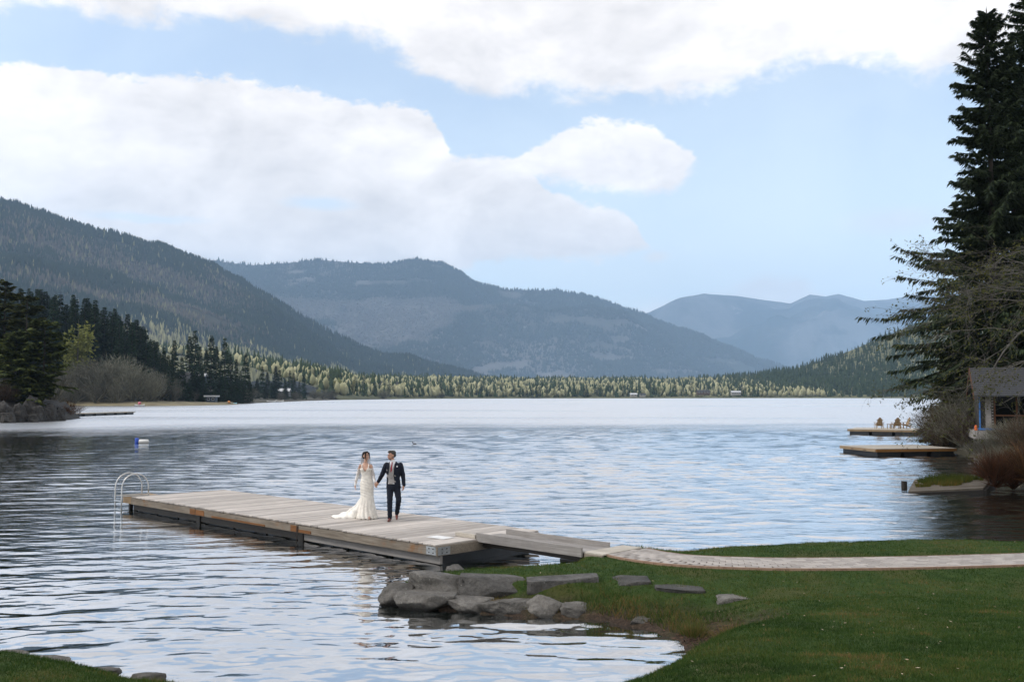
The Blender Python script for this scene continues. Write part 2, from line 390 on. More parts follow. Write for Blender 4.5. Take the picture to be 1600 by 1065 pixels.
# lake water -------------------------------------------------------
def water_mat():
    m = bpy.data.materials.new('lake_water'); m.use_nodes = True; t = NT(m.node_tree); m.node_tree.nodes.clear()
    out = t.n('ShaderNodeOutputMaterial')
    pos = t.n('ShaderNodeNewGeometry').outputs['Position']
    r = t.vm('LENGTH', pos).node.outputs['Value']
    mp = t.n('ShaderNodeMapping'); t.put(mp.inputs[0], pos); mp.inputs['Scale'].default_value = (0.55, 1.5, 1.0); mp.inputs['Rotation'].default_value = (0, 0, R(8))
    n1 = t.noise(mp.outputs[0], 1.3, 3, 0.5, 0.4)
    n2 = t.noise(mp.outputs[0], 0.35, 2, 0.5, 0.3)
    rr = t.m('ADD', r, t.m('MULTIPLY', t.m('SUBTRACT', t.noise(pos, 0.02, 4, 0.6), 0.5), 110.0))     # a wind line crosses the lake
    fb = t.n('ShaderNodeBump'); fb.inputs['Strength'].default_value = 1.0; t.put(fb.inputs['Distance'], t.ss(r, 16.0, 40.0, 0.0015, 0.010)); t.put(fb.inputs['Height'], t.noise(mp.outputs[0], 4.5, 3, 0.55, 0.5))
    nd = t.n('ShaderNodeBump'); nd.inputs['Strength'].default_value = 1.0; t.put(nd.inputs['Normal'], fb.outputs[0])
    t.put(nd.inputs['Distance'], t.ss(rr, 75.0, 130.0, 0.0, WATER_BUMP))
    t.put(nd.inputs['Height'], t.m('ADD', n1, t.m('MULTIPLY', n2, 1.5)))
    gl = t.n('ShaderNodeBsdfGlossy'); gl.inputs['Color'].default_value = (0.97, 0.98, 1.0, 1); t.put(gl.inputs['Normal'], nd.outputs[0])
    sm = t.n('ShaderNodeMapping'); t.put(sm.inputs[0], pos); sm.inputs['Scale'].default_value = (0.006, 0.035, 1.0)
    t.put(gl.inputs['Roughness'], t.m('MULTIPLY', t.ss(rr, 80.0, 145.0, 0.02, WATER_FAR_ROUGH), t.ss(t.noise(sm.outputs[0], 1.0, 4, 0.6), 0.34, 0.5, 0.72, 1.0)))
    df = t.n('ShaderNodeBsdfDiffuse'); df.inputs['Color'].default_value = (0.012, 0.016, 0.014, 1)
    lw = t.n('ShaderNodeLayerWeight'); lw.inputs['Blend'].default_value = 0.5; t.put(lw.inputs['Normal'], nd.outputs[0])
    fac = t.m('ADD', t.m('MULTIPLY', t.m('POWER', lw.outputs['Facing'], 1.25), 0.95), 0.04)
    mx = t.n('ShaderNodeMixShader'); t.put(mx.inputs[0], fac)
    m.node_tree.links.new(df.outputs[0], mx.inputs[1]); m.node_tree.links.new(gl.outputs[0], mx.inputs[2]); m.node_tree.links.new(mx.outputs[0], out.inputs[0])
    return m
WATER_BUMP = 0.2; WATER_FAR_ROUGH = 0.34
M['water'] = water_mat()

# ------------------------------------------------------------------ the lake: one sheet, waves modelled where they can be seen
def build_lake():
    rs = [8.0]
    while rs[-1] < 130:
        r = rs[-1]; rs.append(r + (0.050 if r < 24 else 0.050 + (r - 24) * 0.0040))
    while rs[-1] < 5200: rs.append(rs[-1] * 1.12)
    rs = np.array(rs)
    th = np.concatenate([np.linspace(-180, -32, 26)[:-1], np.linspace(-32, 32, 440), np.linspace(32, 180, 26)[1:-1]])
    T = np.radians(th)
    Rg, Tg = np.meshgrid(rs, T, indexing='ij')
    X = Rg * np.sin(Tg); Y = Rg * np.cos(Tg)
    rng = np.random.default_rng(5)
    Z = np.zeros_like(X); spacing = np.gradient(rs)[:, None]
    gust = 0.75 + 0.5 * vnoise(X / 14.0, Y / 22.0, 3, 3)
    for i in range(66):
        lam = 0.28 * (2.6 / 0.28) ** rng.random() if i < 46 else 0.17 * (0.5 / 0.17) ** rng.random()
        ang = math.radians(90 + 6 + rng.normal(0, 21))
        k = 2 * math.pi / lam; ph = rng.random() * 6.28
        slope = 0.0175 * (0.92 if lam > 0.5 else 1.0) * (0.62 if lam > 1.4 else 1.0) * (1.25 if i >= 46 else 1.0)
        fade = sstep(2.2, 4.5, lam / spacing)
        kx, ky = k * math.cos(ang), k * math.sin(ang)
        wob = 0.6 * vnoise(X / (lam * 3.0) + i * 7.1, Y / (lam * 3.0), 11 + i, 2) * 3.0
        Z += (slope / k) * np.sin(kx * X + ky * Y + ph + wob) * fade * (1.0 if lam > 0.55 else gust)
    # sheltered cove in front of the dock is calmer, the open lake choppier
    s_dock = (X + 1.58) * 0.692 + (Y - 21.0) * 0.722
    calm = 1.0 - 0.42 * (1 - sstep(-6.0, 3.0, s_dock)) * sstep(-13.0, -5.0, X) - 0.18 * (1 - sstep(12, 18, Rg))
    openl = 1.0 + 0.95 * sstep(26, 45, Rg)
    openl *= 1 - 0.70 * sstep(-0.08, -0.36, np.sin(Tg) + 0.05 * vnoise(X / 9, Y / 16, 77, 3)) * sstep(16, 26, Rg)
    Z *= calm * openl * sstep(32, 30, np.abs(th))[None, :] * (1 - sstep(95, 125, Rg))
    n_r, n_t = X.shape
    V = np.stack([X, Y, Z], -1).reshape(-1, 3)
    i = np.arange(n_r - 1)[:, None]; j = np.arange(n_t)[None, :]; j2 = (j + 1) % n_t
    Fq = np.stack([i * n_t + j + 0 * i, (i + 1) * n_t + j, (i + 1) * n_t + j2, i * n_t + j2 + 0 * i], -1).reshape(-1, 4)
    Fq = Fq[:, ::-1]
    o = mesh_obj('lake', V, Fq, M['water'], smooth=True)
    tag(o, kind='structure')
    return o
build_lake()

# ------------------------------------------------------------------ near lawn with its bank
SHORE = [(-14, 14.2), (-9, 13.35), (-6.8, 12.95), (-5.6, 12.5), (-4.6, 11.9), (-4.0, 11.35), (-3.5, 11.25), (-3.0, 10.9), (-2.4, 9.7), (-1.5, 9.0), (0, 9.2), (.8, 9.8), (1.3, 10.6), (1.75, 11.6),
         (2.15, 12.4), (2.45, 13.1), (2.46, 14.1), (2.3, 14.9), (2.0, 15.5), (1.33, 15.95), (.5, 16.15), (-.53, 16.45), (-1.1, 16.75), (-1.9, 17.05), (-2.3, 17.6), (-2.1, 18.2), (-1.2, 18.85),
         (0, 19.25), (.9, 19.55), (1.5, 20.0), (2.3, 20.9), (3.4, 21.4), (5, 22.1), (7, 22.55), (8.6, 22.95), (10.2, 22.8), (13, 22.6), (18, 22.2), (34, 22.0), (34, -8), (-14, -8)]
def sdist(px, py, poly):
    """signed distance to polygon, positive inside"""
    px = np.asarray(px, float); py = np.asarray(py, float)
    d = np.full(px.shape, 1e9); ins = np.zeros(px.shape, bool); n = len(poly)
    for i in range(n):
        x0, y0 = poly[i]; x1, y1 = poly[(i + 1) % n]
        ex, ey = x1 - x0, y1 - y0; L2 = ex * ex + ey * ey
        t = np.clip(((px - x0) * ex + (py - y0) * ey) / L2, 0, 1)
        d = np.minimum(d, np.hypot(px - x0 - t * ex, py - y0 - t * ey))
        c = (y0 > py) != (y1 > py)
        ins ^= c & (px < (x1 - x0) * (py - y0) / (y1 - y0 + 1e-12) + x0)
    return np.where(ins, d, -d)
PATH_C = [(2.22, 20.1), (2.62, 19.45), (3.3, 18.92), (4.3, 18.65), (5.35, 18.56), (7.2, 18.68), (9.8, 19.07), (12, 19.5), (15, 20.1)]
def path_pts(n=400):
    P = np.array(PATH_C, float)
    # Catmull-Rom
    out = []
    for i in range(len(P) - 1):
        p0 = P[max(i - 1, 0)]; p1 = P[i]; p2 = P[i + 1]; p3 = P[min(i + 2, len(P) - 1)]
        for t in np.linspace(0, 1, n // (len(P) - 1), endpoint=False):
            out.append(0.5 * ((2 * p1) + (-p0 + p2) * t + (2 * p0 - 5 * p1 + 4 * p2 - p3) * t * t + (-p0 + 3 * p1 - 3 * p2 + p3) * t ** 3))
    out.append(P[-1]); return np.array(out)
PP = path_pts()
PATH_W = 0.56
def path_dist(x, y):
    d = np.full(np.shape(x), 1e9)
    for q in PP[::6]: d = np.minimum(d, np.hypot(x - q[0], y - q[1]))
    return d
def lawn_z(x, y, s=None):
    x = np.asarray(x, float); y = np.asarray(y, float)
    if s is None: s = sdist(x, y, SHORE)
    k = 0.040 + 0.072 * sstep(-3.0, 2.8, x)
    H = 0.39 + k * np.clip(15.9 - y, 0, None) + 0.06 * sstep(16.5, 20, y)
    beach = np.exp(-(((x - 2.75) / 0.75) ** 2 + ((y - 14.2) / 0.85) ** 2))
    H = H * (1 - 0.72 * beach) - 0.19 * np.exp(-(((x - 2.9) / 0.85) ** 2 + ((y - 15.75) / 0.5) ** 2))
    wdt = 0.50 + 0.65 * beach + 0.75 * sstep(0.9, 2.0, x) * sstep(17.6, 16.4, y) * sstep(13.2, 14.2, y) * sstep(4.5, 3.2, x) + 0.35 * sstep(2, 4, x) * sstep(19, 21, y)
    z = np.where(s < 0, np.maximum(s * 0.8, -0.8), H * (1 - np.exp(-np.clip(s, 0, None) / wdt * 2.0)))
    wall = sstep(-2.7, -2.3, x) * sstep(1.5, 0.9, x) * sstep(18.2, 17.7, y) * (y > 15)
    zw = np.where(s < 0, z, 0.15 * (1 - np.exp(-np.clip(s, 0, None) / 0.12)) + (H - 0.15) * sstep(0.60, 0.85, s))
    z = z * (1 - wall) + zw * wall
    z = z + np.clip(s, 0, 1) * (0.035 * vnoise(x * 1.1, y * 1.1, 2, 3) + 0.012 * vnoise(x * 5, y * 5, 7, 2))
    pd = path_dist(x, y)
    zp = 0.465
    z = np.where(s > 0, z + (zp - 0.03 - z) * sstep(1.25, 0.72, pd), z)
    return z
def build_lawn():
    xs = np.concatenate([np.arange(-14, -8, 0.4), np.arange(-8, 14, 0.11), np.arange(14, 34.1, 0.5)])
    ys = np.concatenate([np.arange(-8, 7, 0.5), np.arange(7, 24.5, 0.11)])
    X, Y = np.meshgrid(xs, ys); S = sdist(X, Y, SHORE); Z = lawn_z(X, Y, S)
    keep = S > -0.9
    V = np.stack([X, Y, Z], -1).reshape(-1, 3)
    h, w = X.shape; i = np.arange(h - 1)[:, None]; j = np.arange(w - 1)[None, :]
    Q = np.stack([i * w + j, i * w + j + 1, (i + 1) * w + j + 1, (i + 1) * w + j], -1).reshape(-1, 4)
    kq = keep.ravel()[Q].all(1); Q = Q[kq]
    soil = np.maximum(sstep(0.30, 0.06, Z), np.exp(-(((X - 2.78) / 0.80) ** 2 + ((Y - 14.2) / 0.88) ** 2)) * 1.3)
    soil = np.clip(soil + 0.35 * vnoise(X * 3, Y * 3, 5, 3), 0, 1) * (S < 1.5)
    m, t, b = new_mat('lawn_turf')
    pos = t.n('ShaderNodeNewGeometry').outputs['Position']
    big = t.noise(pos, 0.8, 5, 0.6); fine = t.noise(pos, 26.0, 5, 0.7); mid = t.noise(pos, 3.5, 5, 0.65)
    g = ramp(t, t.m('ADD', t.m('MULTIPLY', fine, 0.5), t.m('MULTIPLY', mid, 0.5)), [(0.32, (0.015, 0.032, 0.007)), (0.5, (0.036, 0.068, 0.014)), (0.68, (0.072, 0.096, 0.023))])
    g = t.mix(t.ss(big, 0.50, 0.66, 0.0, 0.6), g, (0.085, 0.080, 0.026, 1))
    so = ramp(t, t.noise(pos, 18.0, 7, 0.75), [(0.3, (0.018, 0.013, 0.010)), (0.5, (0.055, 0.040, 0.030)), (0.62, (0.10, 0.065, 0.045)), (0.75, (0.15, 0.125, 0.10))])
    t.put(b.inputs['Base Color'], t.mix(attr(t, 'soil'), g, so)); b.inputs['Roughness'].default_value = 0.95; b.inputs['Specular IOR Level'].default_value = 0.15
    bump(t, b, t.m('ADD', fine, t.noise(pos, 60.0, 3, 0.6)), 0.8, 0.03)
    o = mesh_obj('lawn', V, Q, m, smooth=True, attrs={'soil': ('POINT', soil.ravel())})
    tag(o, kind='structure')
build_lawn()

# ------------------------------------------------------------------ strips of land: lofted between polylines, bottom row under water
def resample(pts, n):
    P = np.array(pts, float); d = np.r_[0, np.cumsum(np.linalg.norm(np.diff(P[:, :2], axis=0), axis=1))]
    s = np.linspace(0, d[-1], n); return np.stack([np.interp(s, d, P[:, k]) for k in range(P.shape[1])], -1)
class Land:
    """heightfield strip between a shoreline and a back line; prof(t) gives the share of the back line's height"""
    def __init__(s, name, front, back, mat, nu=80, nv=24, prof=lambda t: t, noise=0.0, nscale=20.0, seed=1, kind='structure', beyond=None, byx=False):
        if byx:
            xs = np.linspace(0, 1, nu)
            f = np.stack([np.interp(xs, np.linspace(0, 1, len(front)), np.array(front, float)[:, k]) for k in range(3)], -1)
            b = np.stack([np.interp(xs, np.linspace(0, 1, len(back)), np.array(back, float)[:, k]) for k in range(3)], -1)
        else: f = resample(front, nu); b = resample(back, nu)
        tv = np.linspace(0, 1, nv); s.nu, s.nv = nu, nv
        G = np.zeros((nv, nu, 3))
        for i, t in enumerate(tv):
            G[i, :, :2] = f[:, :2] * (1 - t) + b[:, :2] * t
            pt = prof(t)
            G[i, :, 2] = f[:, 2] + (b[:, 2] - f[:, 2]) * pt
            if noise:
                env = math.sin(math.pi * min(max(t, 0), 1)) ** 0.7 if t < 1 else 0
                G[i, :, 2] += noise * env * vnoise(G[i, :, 0] / nscale, G[i, :, 1] / nscale, seed, 5)
        s.G = G
        rows = [G]
        if beyond is not None:
            e = G[-1].copy(); e[:, 0] += beyond[0]; e[:, 1] += beyond[1]; e[:, 2] = e[:, 2] * beyond[2] - 5; rows.append(e[None])
        lo = G[0].copy(); lo[:, 2] = -1.0; rows.insert(0, lo[None])
        A = np.concatenate(rows); h, w = A.shape[:2]
        i = np.arange(h - 1)[:, None]; j = np.arange(w - 1)[None, :]
        Q = np.stack([i * w + j, i * w + j + 1, (i + 1) * w + j + 1, (i + 1) * w + j], -1).reshape(-1, 4)
        s.o = mesh_obj(name, A.reshape(-1, 3), Q, mat, smooth=True); tag(s.o, kind=kind)
    def sample(s, u, v):
        """u, v in 0..1 -> points on the strip"""
        G = s.G; x = np.clip(np.asarray(u) * (s.nu - 1), 0, s.nu - 1.001); y = np.clip(np.asarray(v) * (s.nv - 1), 0, s.nv - 1.001)
        i = x.astype(int); j = y.astype(int); fx = (x - i)[:, None]; fy = (y - j)[:, None]
        return (G[j, i] * (1 - fx) + G[j, i + 1] * fx) * (1 - fy) + (G[j + 1, i] * (1 - fx) + G[j + 1, i + 1] * fx) * fy
M['ground'] = simple('forest_floor', (0.075, 0.065, 0.042), (0.035, 0.034, 0.020), 0.6, 0.95, coord='Object')
M['beach'] = simple('dry_grass_shore', (0.26, 0.225, 0.13), (0.15, 0.12, 0.07), 0.25, 0.95)
M['valley'] = simple('valley_floor', (0.17, 0.165, 0.075), (0.085, 0.09, 0.045), 0.02, 0.95)

right_shore = Land('right_shore', [(60, 22, -.05), (30, 24, -.05), (21.5, 29, -.05), (18.6, 34, -.05), (19.2, 38, -.05), (21.5, 43, -.05), (24.6, 49, -.05), (26.0, 55, -.05), (27.0, 61, -.05), (30.5, 72, -.05), (36.5, 89, -.05), (44, 106, -.05), (70, 135, -.05), (160, 210, -.05)],
                   [(90, 20, 6), (60, 24, 6), (50, 32, 5), (46, 38, 5), (46, 44, 5), (48, 50, 5), (50, 56, 5), (54, 62, 5), (58, 70, 6), (64, 80, 7), (75, 95, 8), (90, 110, 9), (120, 130, 12), (220, 190, 20)],
                   M['ground'], 90, 26, lambda t: 0.28 * min(t / 0.06, 1) + 0.72 * t, 0.7, 4.0, 4)
left_shore = Land('left_shore', [(-330, 250, -.05), (-215, 330, -.05), (-168, 366, -.05), (-140, 352, -.05), (-122, 352, -.05), (-116, 395, -.05), (-121, 460, -.05), (-133, 590, -.05), (-142, 690, -.05), (-147, 850, -.05), (-120, 1020, -.05)],
                  [(-420, 330, 75), (-330, 420, 75), (-270, 470, 62), (-250, 500, 44), (-240, 520, 26), (-240, 560, 14), (-250, 620, 12), (-270, 720, 12), (-300, 820, 12), (-330, 980, 12), (-330, 1200, 14)],
                  M['ground'], 90, 24, lambda t: 0.03 * min(t / 0.05, 1) + 0.97 * t ** 1.15, 2.0, 25.0, 6)
far_shore = Land('far_shore', [(-147, 850, -.05), (-125, 1040, -.05), (-79, 1227, -.05), (40, 1330, -.05), (178, 1381, -.05), (300, 1450, -.05), (380, 1500, -.05), (457, 1500, -.05), (560, 1480, -.05), (700, 1450, -.05), (1000, 1350, -.05), (1500, 1100, -.05)],
                 [(-900, 2100, 120), (-700, 2300, 90), (-480, 2500, 50), (-150, 2700, 45), (250, 2800, 45), (520, 2700, 45), (640, 2350, 58), (720, 2150, 96), (830, 2050, 150), (1000, 1950, 215), (1300, 1800, 300), (1900, 1400, 300)],
                 M['valley'], 120, 30, lambda t: 0.02 * min(t / 0.03, 1) + 0.98 * (t ** 0.8), 6.0, 120.0, 8)

# ------------------------------------------------------------------ vegetation generators
def unit(v): return v / np.maximum(np.linalg.norm(v, axis=-1, keepdims=True), 1e-9)
def diamonds(base, d, nrm, L, Wd):
    """leaf-like diamonds: base points, direction, a vector across, lengths, widths -> V, F(tris)"""
    d = unit(d); side = unit(np.cross(d, nrm)); n = len(base); L = np.broadcast_to(L, n)[:, None]; Wd = np.broadcast_to(Wd, n)[:, None]
    a = base; b = base + d * L * 0.45 + side * Wd * 0.5; c = base + d * L; e = base + d * L * 0.45 - side * Wd * 0.5
    V = np.stack([a, b, c, e], 1).reshape(-1, 3); k = np.arange(n)[:, None] * 4
    return V, np.concatenate([k + [0, 1, 2], k + [0, 2, 3]], 0)[np.argsort(np.tile(np.arange(n), 2), kind='stable')]
def slivers(base, d, L, Wd, rng):
    """thin single triangles"""
    d = unit(d); side = unit(np.cross(d, rng.normal(size=d.shape))); n = len(base)
    L = np.broadcast_to(L, n)[:, None]; Wd = np.broadcast_to(Wd, n)[:, None]
    V = np.stack([base - side * Wd * 0.5, base + side * Wd * 0.5, base + d * L], 1).reshape(-1, 3)
    return V, np.arange(n * 3).reshape(-1, 3)
def join(parts):
    V = []; Fs = []; o = 0
    for v, f in parts: V.append(v); Fs.append(f + o); o += len(v)
    return np.concatenate(V), np.concatenate(Fs)
def trunk_geo(H, r0, r1=0.03, n=7, rng=None, bend=0.0, rows=9):
    t = np.linspace(0, 1, rows); an = np.arange(n) * 2 * np.pi / n
    bx = bend * np.sin(t * 2.2); r = r0 + (r1 - r0) * t; r[0] *= 1.35
    V = np.stack([bx[:, None] + r[:, None] * np.cos(an), 0 * t[:, None] + r[:, None] * np.sin(an), (t * H)[:, None] + 0 * an], -1).reshape(-1, 3)
    i = np.arange(rows - 1)[:, None]; j = np.arange(n)[None, :]; j2 = (j + 1) % n
    q = np.stack([i * n + j, i * n + j2, (i + 1) * n + j2, (i + 1) * n + j], -1).reshape(-1, 4)
    return V, np.concatenate([q[:, [0, 1, 2]], q[:, [0, 2, 3]]])
def conifer_geo(H, Rmax, nb, ns, sl, sw, seed, base=0.1, droop=0.25, prof=None, hang=0.35, irregular=0.25, gap=0.0, tilt=0.13):
    """a conifer's crown: branches in whorls, each carrying ns needle sprays"""
    rng = np.random.default_rng(seed)
    u = (np.arange(nb) + rng.random(nb)) / nb
    u = u ** 0.92
    if gap:   # bare gaps between whorls
        u = np.clip(u + gap * np.sin(u * 2 * np.pi * 7 + seed), 0, 0.995)
    h = H * (base + (1 - base) * u)
    azb = np.arange(nb) * 2.39996 + rng.normal(0, 0.5, nb)
    pf = prof(u) if prof is not None else (1 - u) ** 0.85
    lob = 1 + irregular * np.sin(azb * 2 + seed) * np.sin(u * 9 + seed * 1.7)
    Lb = Rmax * pf * lob * rng.uniform(0.7, 1.12, nb) + 0.12
    N = nb * ns; bi = np.repeat(np.arange(nb), ns)
    t = np.tile((np.arange(ns) + 0.5) / ns, nb) + rng.uniform(-0.5, 0.5, N) / ns
    t = np.clip(0.08 + 0.92 * t, 0, 1)
    L = Lb[bi]; ca, sa = np.cos(azb[bi]), np.sin(azb[bi])
    tiltb = rng.normal(0, tilt, nb)
    up = (0.35 * u - droop * (1 - u) + tiltb)[bi]
    z = h[bi] + L * (up * t - 0.22 * t * t * (1 - u[bi]) + 0.10 * t ** 4)
    swirl = rng.normal(0, 0.06, nb)[bi] * t * L
    P = np.stack([ca * L * t - sa * swirl, sa * L * t + ca * swirl, z], -1)
    out = np.stack([ca, sa, up - 0.3 * t], -1)
    lat = np.stack([-sa, ca, 0 * sa], -1) * rng.choice([-1, 1], N)[:, None]
    d = out * rng.uniform(0.35, 1.1, N)[:, None] + lat * rng.uniform(0.2, 1.0, N)[:, None]
    d[:, 2] -= hang * rng.uniform(0.2, 1.6, N)
    ll = sl * rng.uniform(0.6, 1.3, N) * (0.55 + 0.6 * np.minimum(L / Rmax * 1.8, 1)) * (1.1 - 0.35 * t)
    nr = np.stack([rng.normal(0, .5, N), rng.normal(0, .5, N), np.ones(N)], -1)
    V, Fc = diamonds(P, d, nr, ll, sw * rng.uniform(0.7, 1.3, N) * (0.6 + 0.5 * np.minimum(L / Rmax * 1.8, 1)))
    # the boughs themselves: one tapering blade of wood and needles each
    Pb = np.stack([0 * h, 0 * h, h], -1)
    tipz = Lb * ((0.35 * u - droop * (1 - u) + tiltb) - 0.12 * (1 - u))
    db = np.stack([np.cos(azb) * Lb, np.sin(azb) * Lb, tipz], -1)
    V2, F2 = diamonds(Pb, db, np.tile([0.0, 0.0, 1.0], (nb, 1)), np.linalg.norm(db, axis=1), np.maximum(sw * 0.8, Lb * 0.06))
    top = np.array([[0, 0, H - 0.2]]); V3, F3 = slivers(top, np.array([[0, 0, 1.0]]), 0.45, 0.10, rng)
    return join([(V, Fc), (V2, F2), (V3, F3)])
def twig_mass(Rx, Hh, n, L, Wd, seed, upw=0.9, z0=0.05, flat=1.0):
    """bare twigs of a shrub or an alder: slivers filling a rounded crown"""
    rng = np.random.default_rng(seed)
    p = unit(rng.normal(size=(n, 3))) * rng.random((n, 1)) ** 0.45
    lob = 1 + 0.32 * np.sin(3 * np.arctan2(p[:, 1], p[:, 0]) + seed) * np.cos(4 * p[:, 2] + seed)
    p = p * lob[:, None]
    P = np.stack([p[:, 0] * Rx, p[:, 1] * Rx * flat, Hh * (0.5 + 0.48 * p[:, 2]) + z0], -1)
    d = np.stack([p[:, 0], p[:, 1], upw * np.ones(n)], -1) + rng.normal(0, 0.45, (n, 3))
    # main limbs fan out from the foot
    m = max(8, n // 60); q = unit(np.stack([rng.normal(0, .6, m), rng.normal(0, .6, m), np.abs(rng.normal(0.9, .3, m))], -1))
    lim = slivers(np.zeros((m, 3)), q, Hh * rng.uniform(0.6, 0.95, m), Wd * 6, rng)
    tw = slivers(P, d, L * rng.uniform(0.5, 1.4, n), Wd * rng.uniform(0.6, 1.5, n), rng)
    return join([lim, tw])
def leafy(Rx, Hh, n, L, Wd, seed, nblob=9, z0=0.15):
    """leaf clumps gathered in lobes"""
    rng = np.random.default_rng(seed)
    c = unit(rng.normal(size=(nblob, 3))) * rng.uniform(0.35, 0.75, (nblob, 1)); c[:, 2] = c[:, 2] * 0.9
    k = rng.integers(0, nblob, n); p = c[k] + unit(rng.normal(size=(n, 3))) * rng.random((n, 1)) ** 0.4 * rng.uniform(0.28, 0.5, nblob)[k][:, None]
    P = np.stack([p[:, 0] * Rx, p[:, 1] * Rx, Hh * (z0 + (1 - z0) * (0.5 + 0.5 * np.clip(p[:, 2], -1.1, 1.1)))], -1)
    return diamonds(P, rng.normal(size=(n, 3)) + [0, 0, .2], rng.normal(size=(n, 3)), L * rng.uniform(.6, 1.4, n), Wd * rng.uniform(.6, 1.4, n))
def make_mesh(name, V, Fc, mat, smooth=False):
    me = bpy.data.meshes.new(name); V = np.asarray(V, np.float32); n, k = Fc.shape
    me.vertices.add(len(V)); me.vertices.foreach_set('co', V.ravel())
    me.loops.add(n * k); me.loops.foreach_set('vertex_index', Fc.astype(np.int32).ravel())
    me.polygons.add(n); me.polygons.foreach_set('loop_start', np.arange(0, n * k, k, dtype=np.int32))
    me.update(calc_edges=True); me.materials.append(mat)
    if smooth: me.polygons.foreach_set('use_smooth', np.ones(n, bool))
    return me
class Kind:
    """a kind of tree: shared trunk and crown meshes"""
    def __init__(s, name, trunk, crown, tmat, cmat, crown_name='crown'):
        s.name = name; s.t = make_mesh(name + '_trunk', *trunk, tmat, True); s.c = make_mesh(name + '_crown', *crown, cmat); s.cn = crown_name
    def place(s, x, y, z, scale=1.0, rz=0.0, label=None, cat='tree', group=None, sx=1.0):
        e = empty(s.name, (x, y, z), rz); e.scale = (scale * sx, scale * sx, scale)
        link(bpy.data.objects.new('trunk', s.t), e); link(bpy.data.objects.new(s.cn, s.c), e)
        return tag(e, label, cat, group)

# ------------------------------------------------------------------ height lookup on a strip
def height(land, x, y):
    G = land.G.reshape(-1, 3); d = (G[:, 0] - x) ** 2 + (G[:, 1] - y) ** 2
    k = np.argpartition(d, 4)[:4]; w = 1 / (d[k] + 1e-3); return float((G[k, 2] * w).sum() / w.sum())

# ------------------------------------------------------------------ mountains
def mountain_mat(name, cols, s1, s2):
    m, t, b = new_mat(name)
    pos = t.n('ShaderNodeNewGeometry').outputs['Position']
    n1 = t.noise(pos, s1, 6, 0.62, 0.6); n2 = t.noise(pos, s2, 6, 0.7)
    col = ramp(t, n1, [(0.34, cols[0]), (0.48, cols[1]), (0.58, cols[2]), (0.70, cols[1])])
    col = t.mix(t.ss(n2, 0.60, 0.72, 0.0, 0.55), col, (*cols[3], 1))
    col = t.mix(t.ss(n2, 0.46, 0.30, 0.0, 0.6), col, (*[c * 0.55 for c in cols[0]], 1))
    t.put(b.inputs['Base Color'], col); b.inputs['Roughness'].default_value = 1.0; b.inputs['Specular IOR Level'].default_value = 0.0
    return m
def crest_line(pts, lift=0.0, k=1.0):
    out = []
    for px, py, D in pts:
        D = D * k
        p = at_y(px, py, D); out.append((p.x, p.y, p.z - lift))
    return out
def base_line(pts, k=1.0): return [((px - CX) / F_PX * D * k, D * k, z) for px, z, D in pts]
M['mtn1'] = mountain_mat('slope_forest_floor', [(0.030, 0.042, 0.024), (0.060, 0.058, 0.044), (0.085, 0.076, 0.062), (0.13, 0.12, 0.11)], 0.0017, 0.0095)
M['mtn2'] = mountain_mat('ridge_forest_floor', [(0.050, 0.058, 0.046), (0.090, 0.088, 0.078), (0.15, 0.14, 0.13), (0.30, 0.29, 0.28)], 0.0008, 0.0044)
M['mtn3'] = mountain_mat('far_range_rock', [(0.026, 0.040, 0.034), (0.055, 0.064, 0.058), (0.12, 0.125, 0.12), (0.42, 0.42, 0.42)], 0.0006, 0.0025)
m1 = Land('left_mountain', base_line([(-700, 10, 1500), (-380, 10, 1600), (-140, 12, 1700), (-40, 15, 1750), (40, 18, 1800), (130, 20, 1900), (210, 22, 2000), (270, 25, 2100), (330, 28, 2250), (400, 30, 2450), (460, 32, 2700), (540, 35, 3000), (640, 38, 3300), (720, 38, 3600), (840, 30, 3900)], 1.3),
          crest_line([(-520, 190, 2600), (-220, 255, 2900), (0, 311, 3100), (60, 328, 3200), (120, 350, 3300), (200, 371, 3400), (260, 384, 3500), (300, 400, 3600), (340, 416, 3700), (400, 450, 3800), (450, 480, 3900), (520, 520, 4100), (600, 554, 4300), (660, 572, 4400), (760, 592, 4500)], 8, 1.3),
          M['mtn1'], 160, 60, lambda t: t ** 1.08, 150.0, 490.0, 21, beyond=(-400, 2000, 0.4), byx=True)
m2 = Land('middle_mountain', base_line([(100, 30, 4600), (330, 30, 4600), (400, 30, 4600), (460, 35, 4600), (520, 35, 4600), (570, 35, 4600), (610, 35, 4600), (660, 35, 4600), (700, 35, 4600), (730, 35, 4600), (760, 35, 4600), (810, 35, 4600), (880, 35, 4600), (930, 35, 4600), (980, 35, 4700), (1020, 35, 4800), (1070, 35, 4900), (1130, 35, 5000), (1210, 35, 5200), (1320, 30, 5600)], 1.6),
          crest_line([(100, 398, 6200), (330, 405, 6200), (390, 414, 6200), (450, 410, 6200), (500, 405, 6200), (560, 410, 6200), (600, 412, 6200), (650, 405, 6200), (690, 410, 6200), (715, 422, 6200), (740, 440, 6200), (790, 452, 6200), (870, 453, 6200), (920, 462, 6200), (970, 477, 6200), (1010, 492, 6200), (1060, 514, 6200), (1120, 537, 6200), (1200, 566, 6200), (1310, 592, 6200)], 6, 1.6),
          M['mtn2'], 200, 60, lambda t: t ** 0.95, 360.0, 980.0, 33, beyond=(0, 3200, 0.4), byx=True)
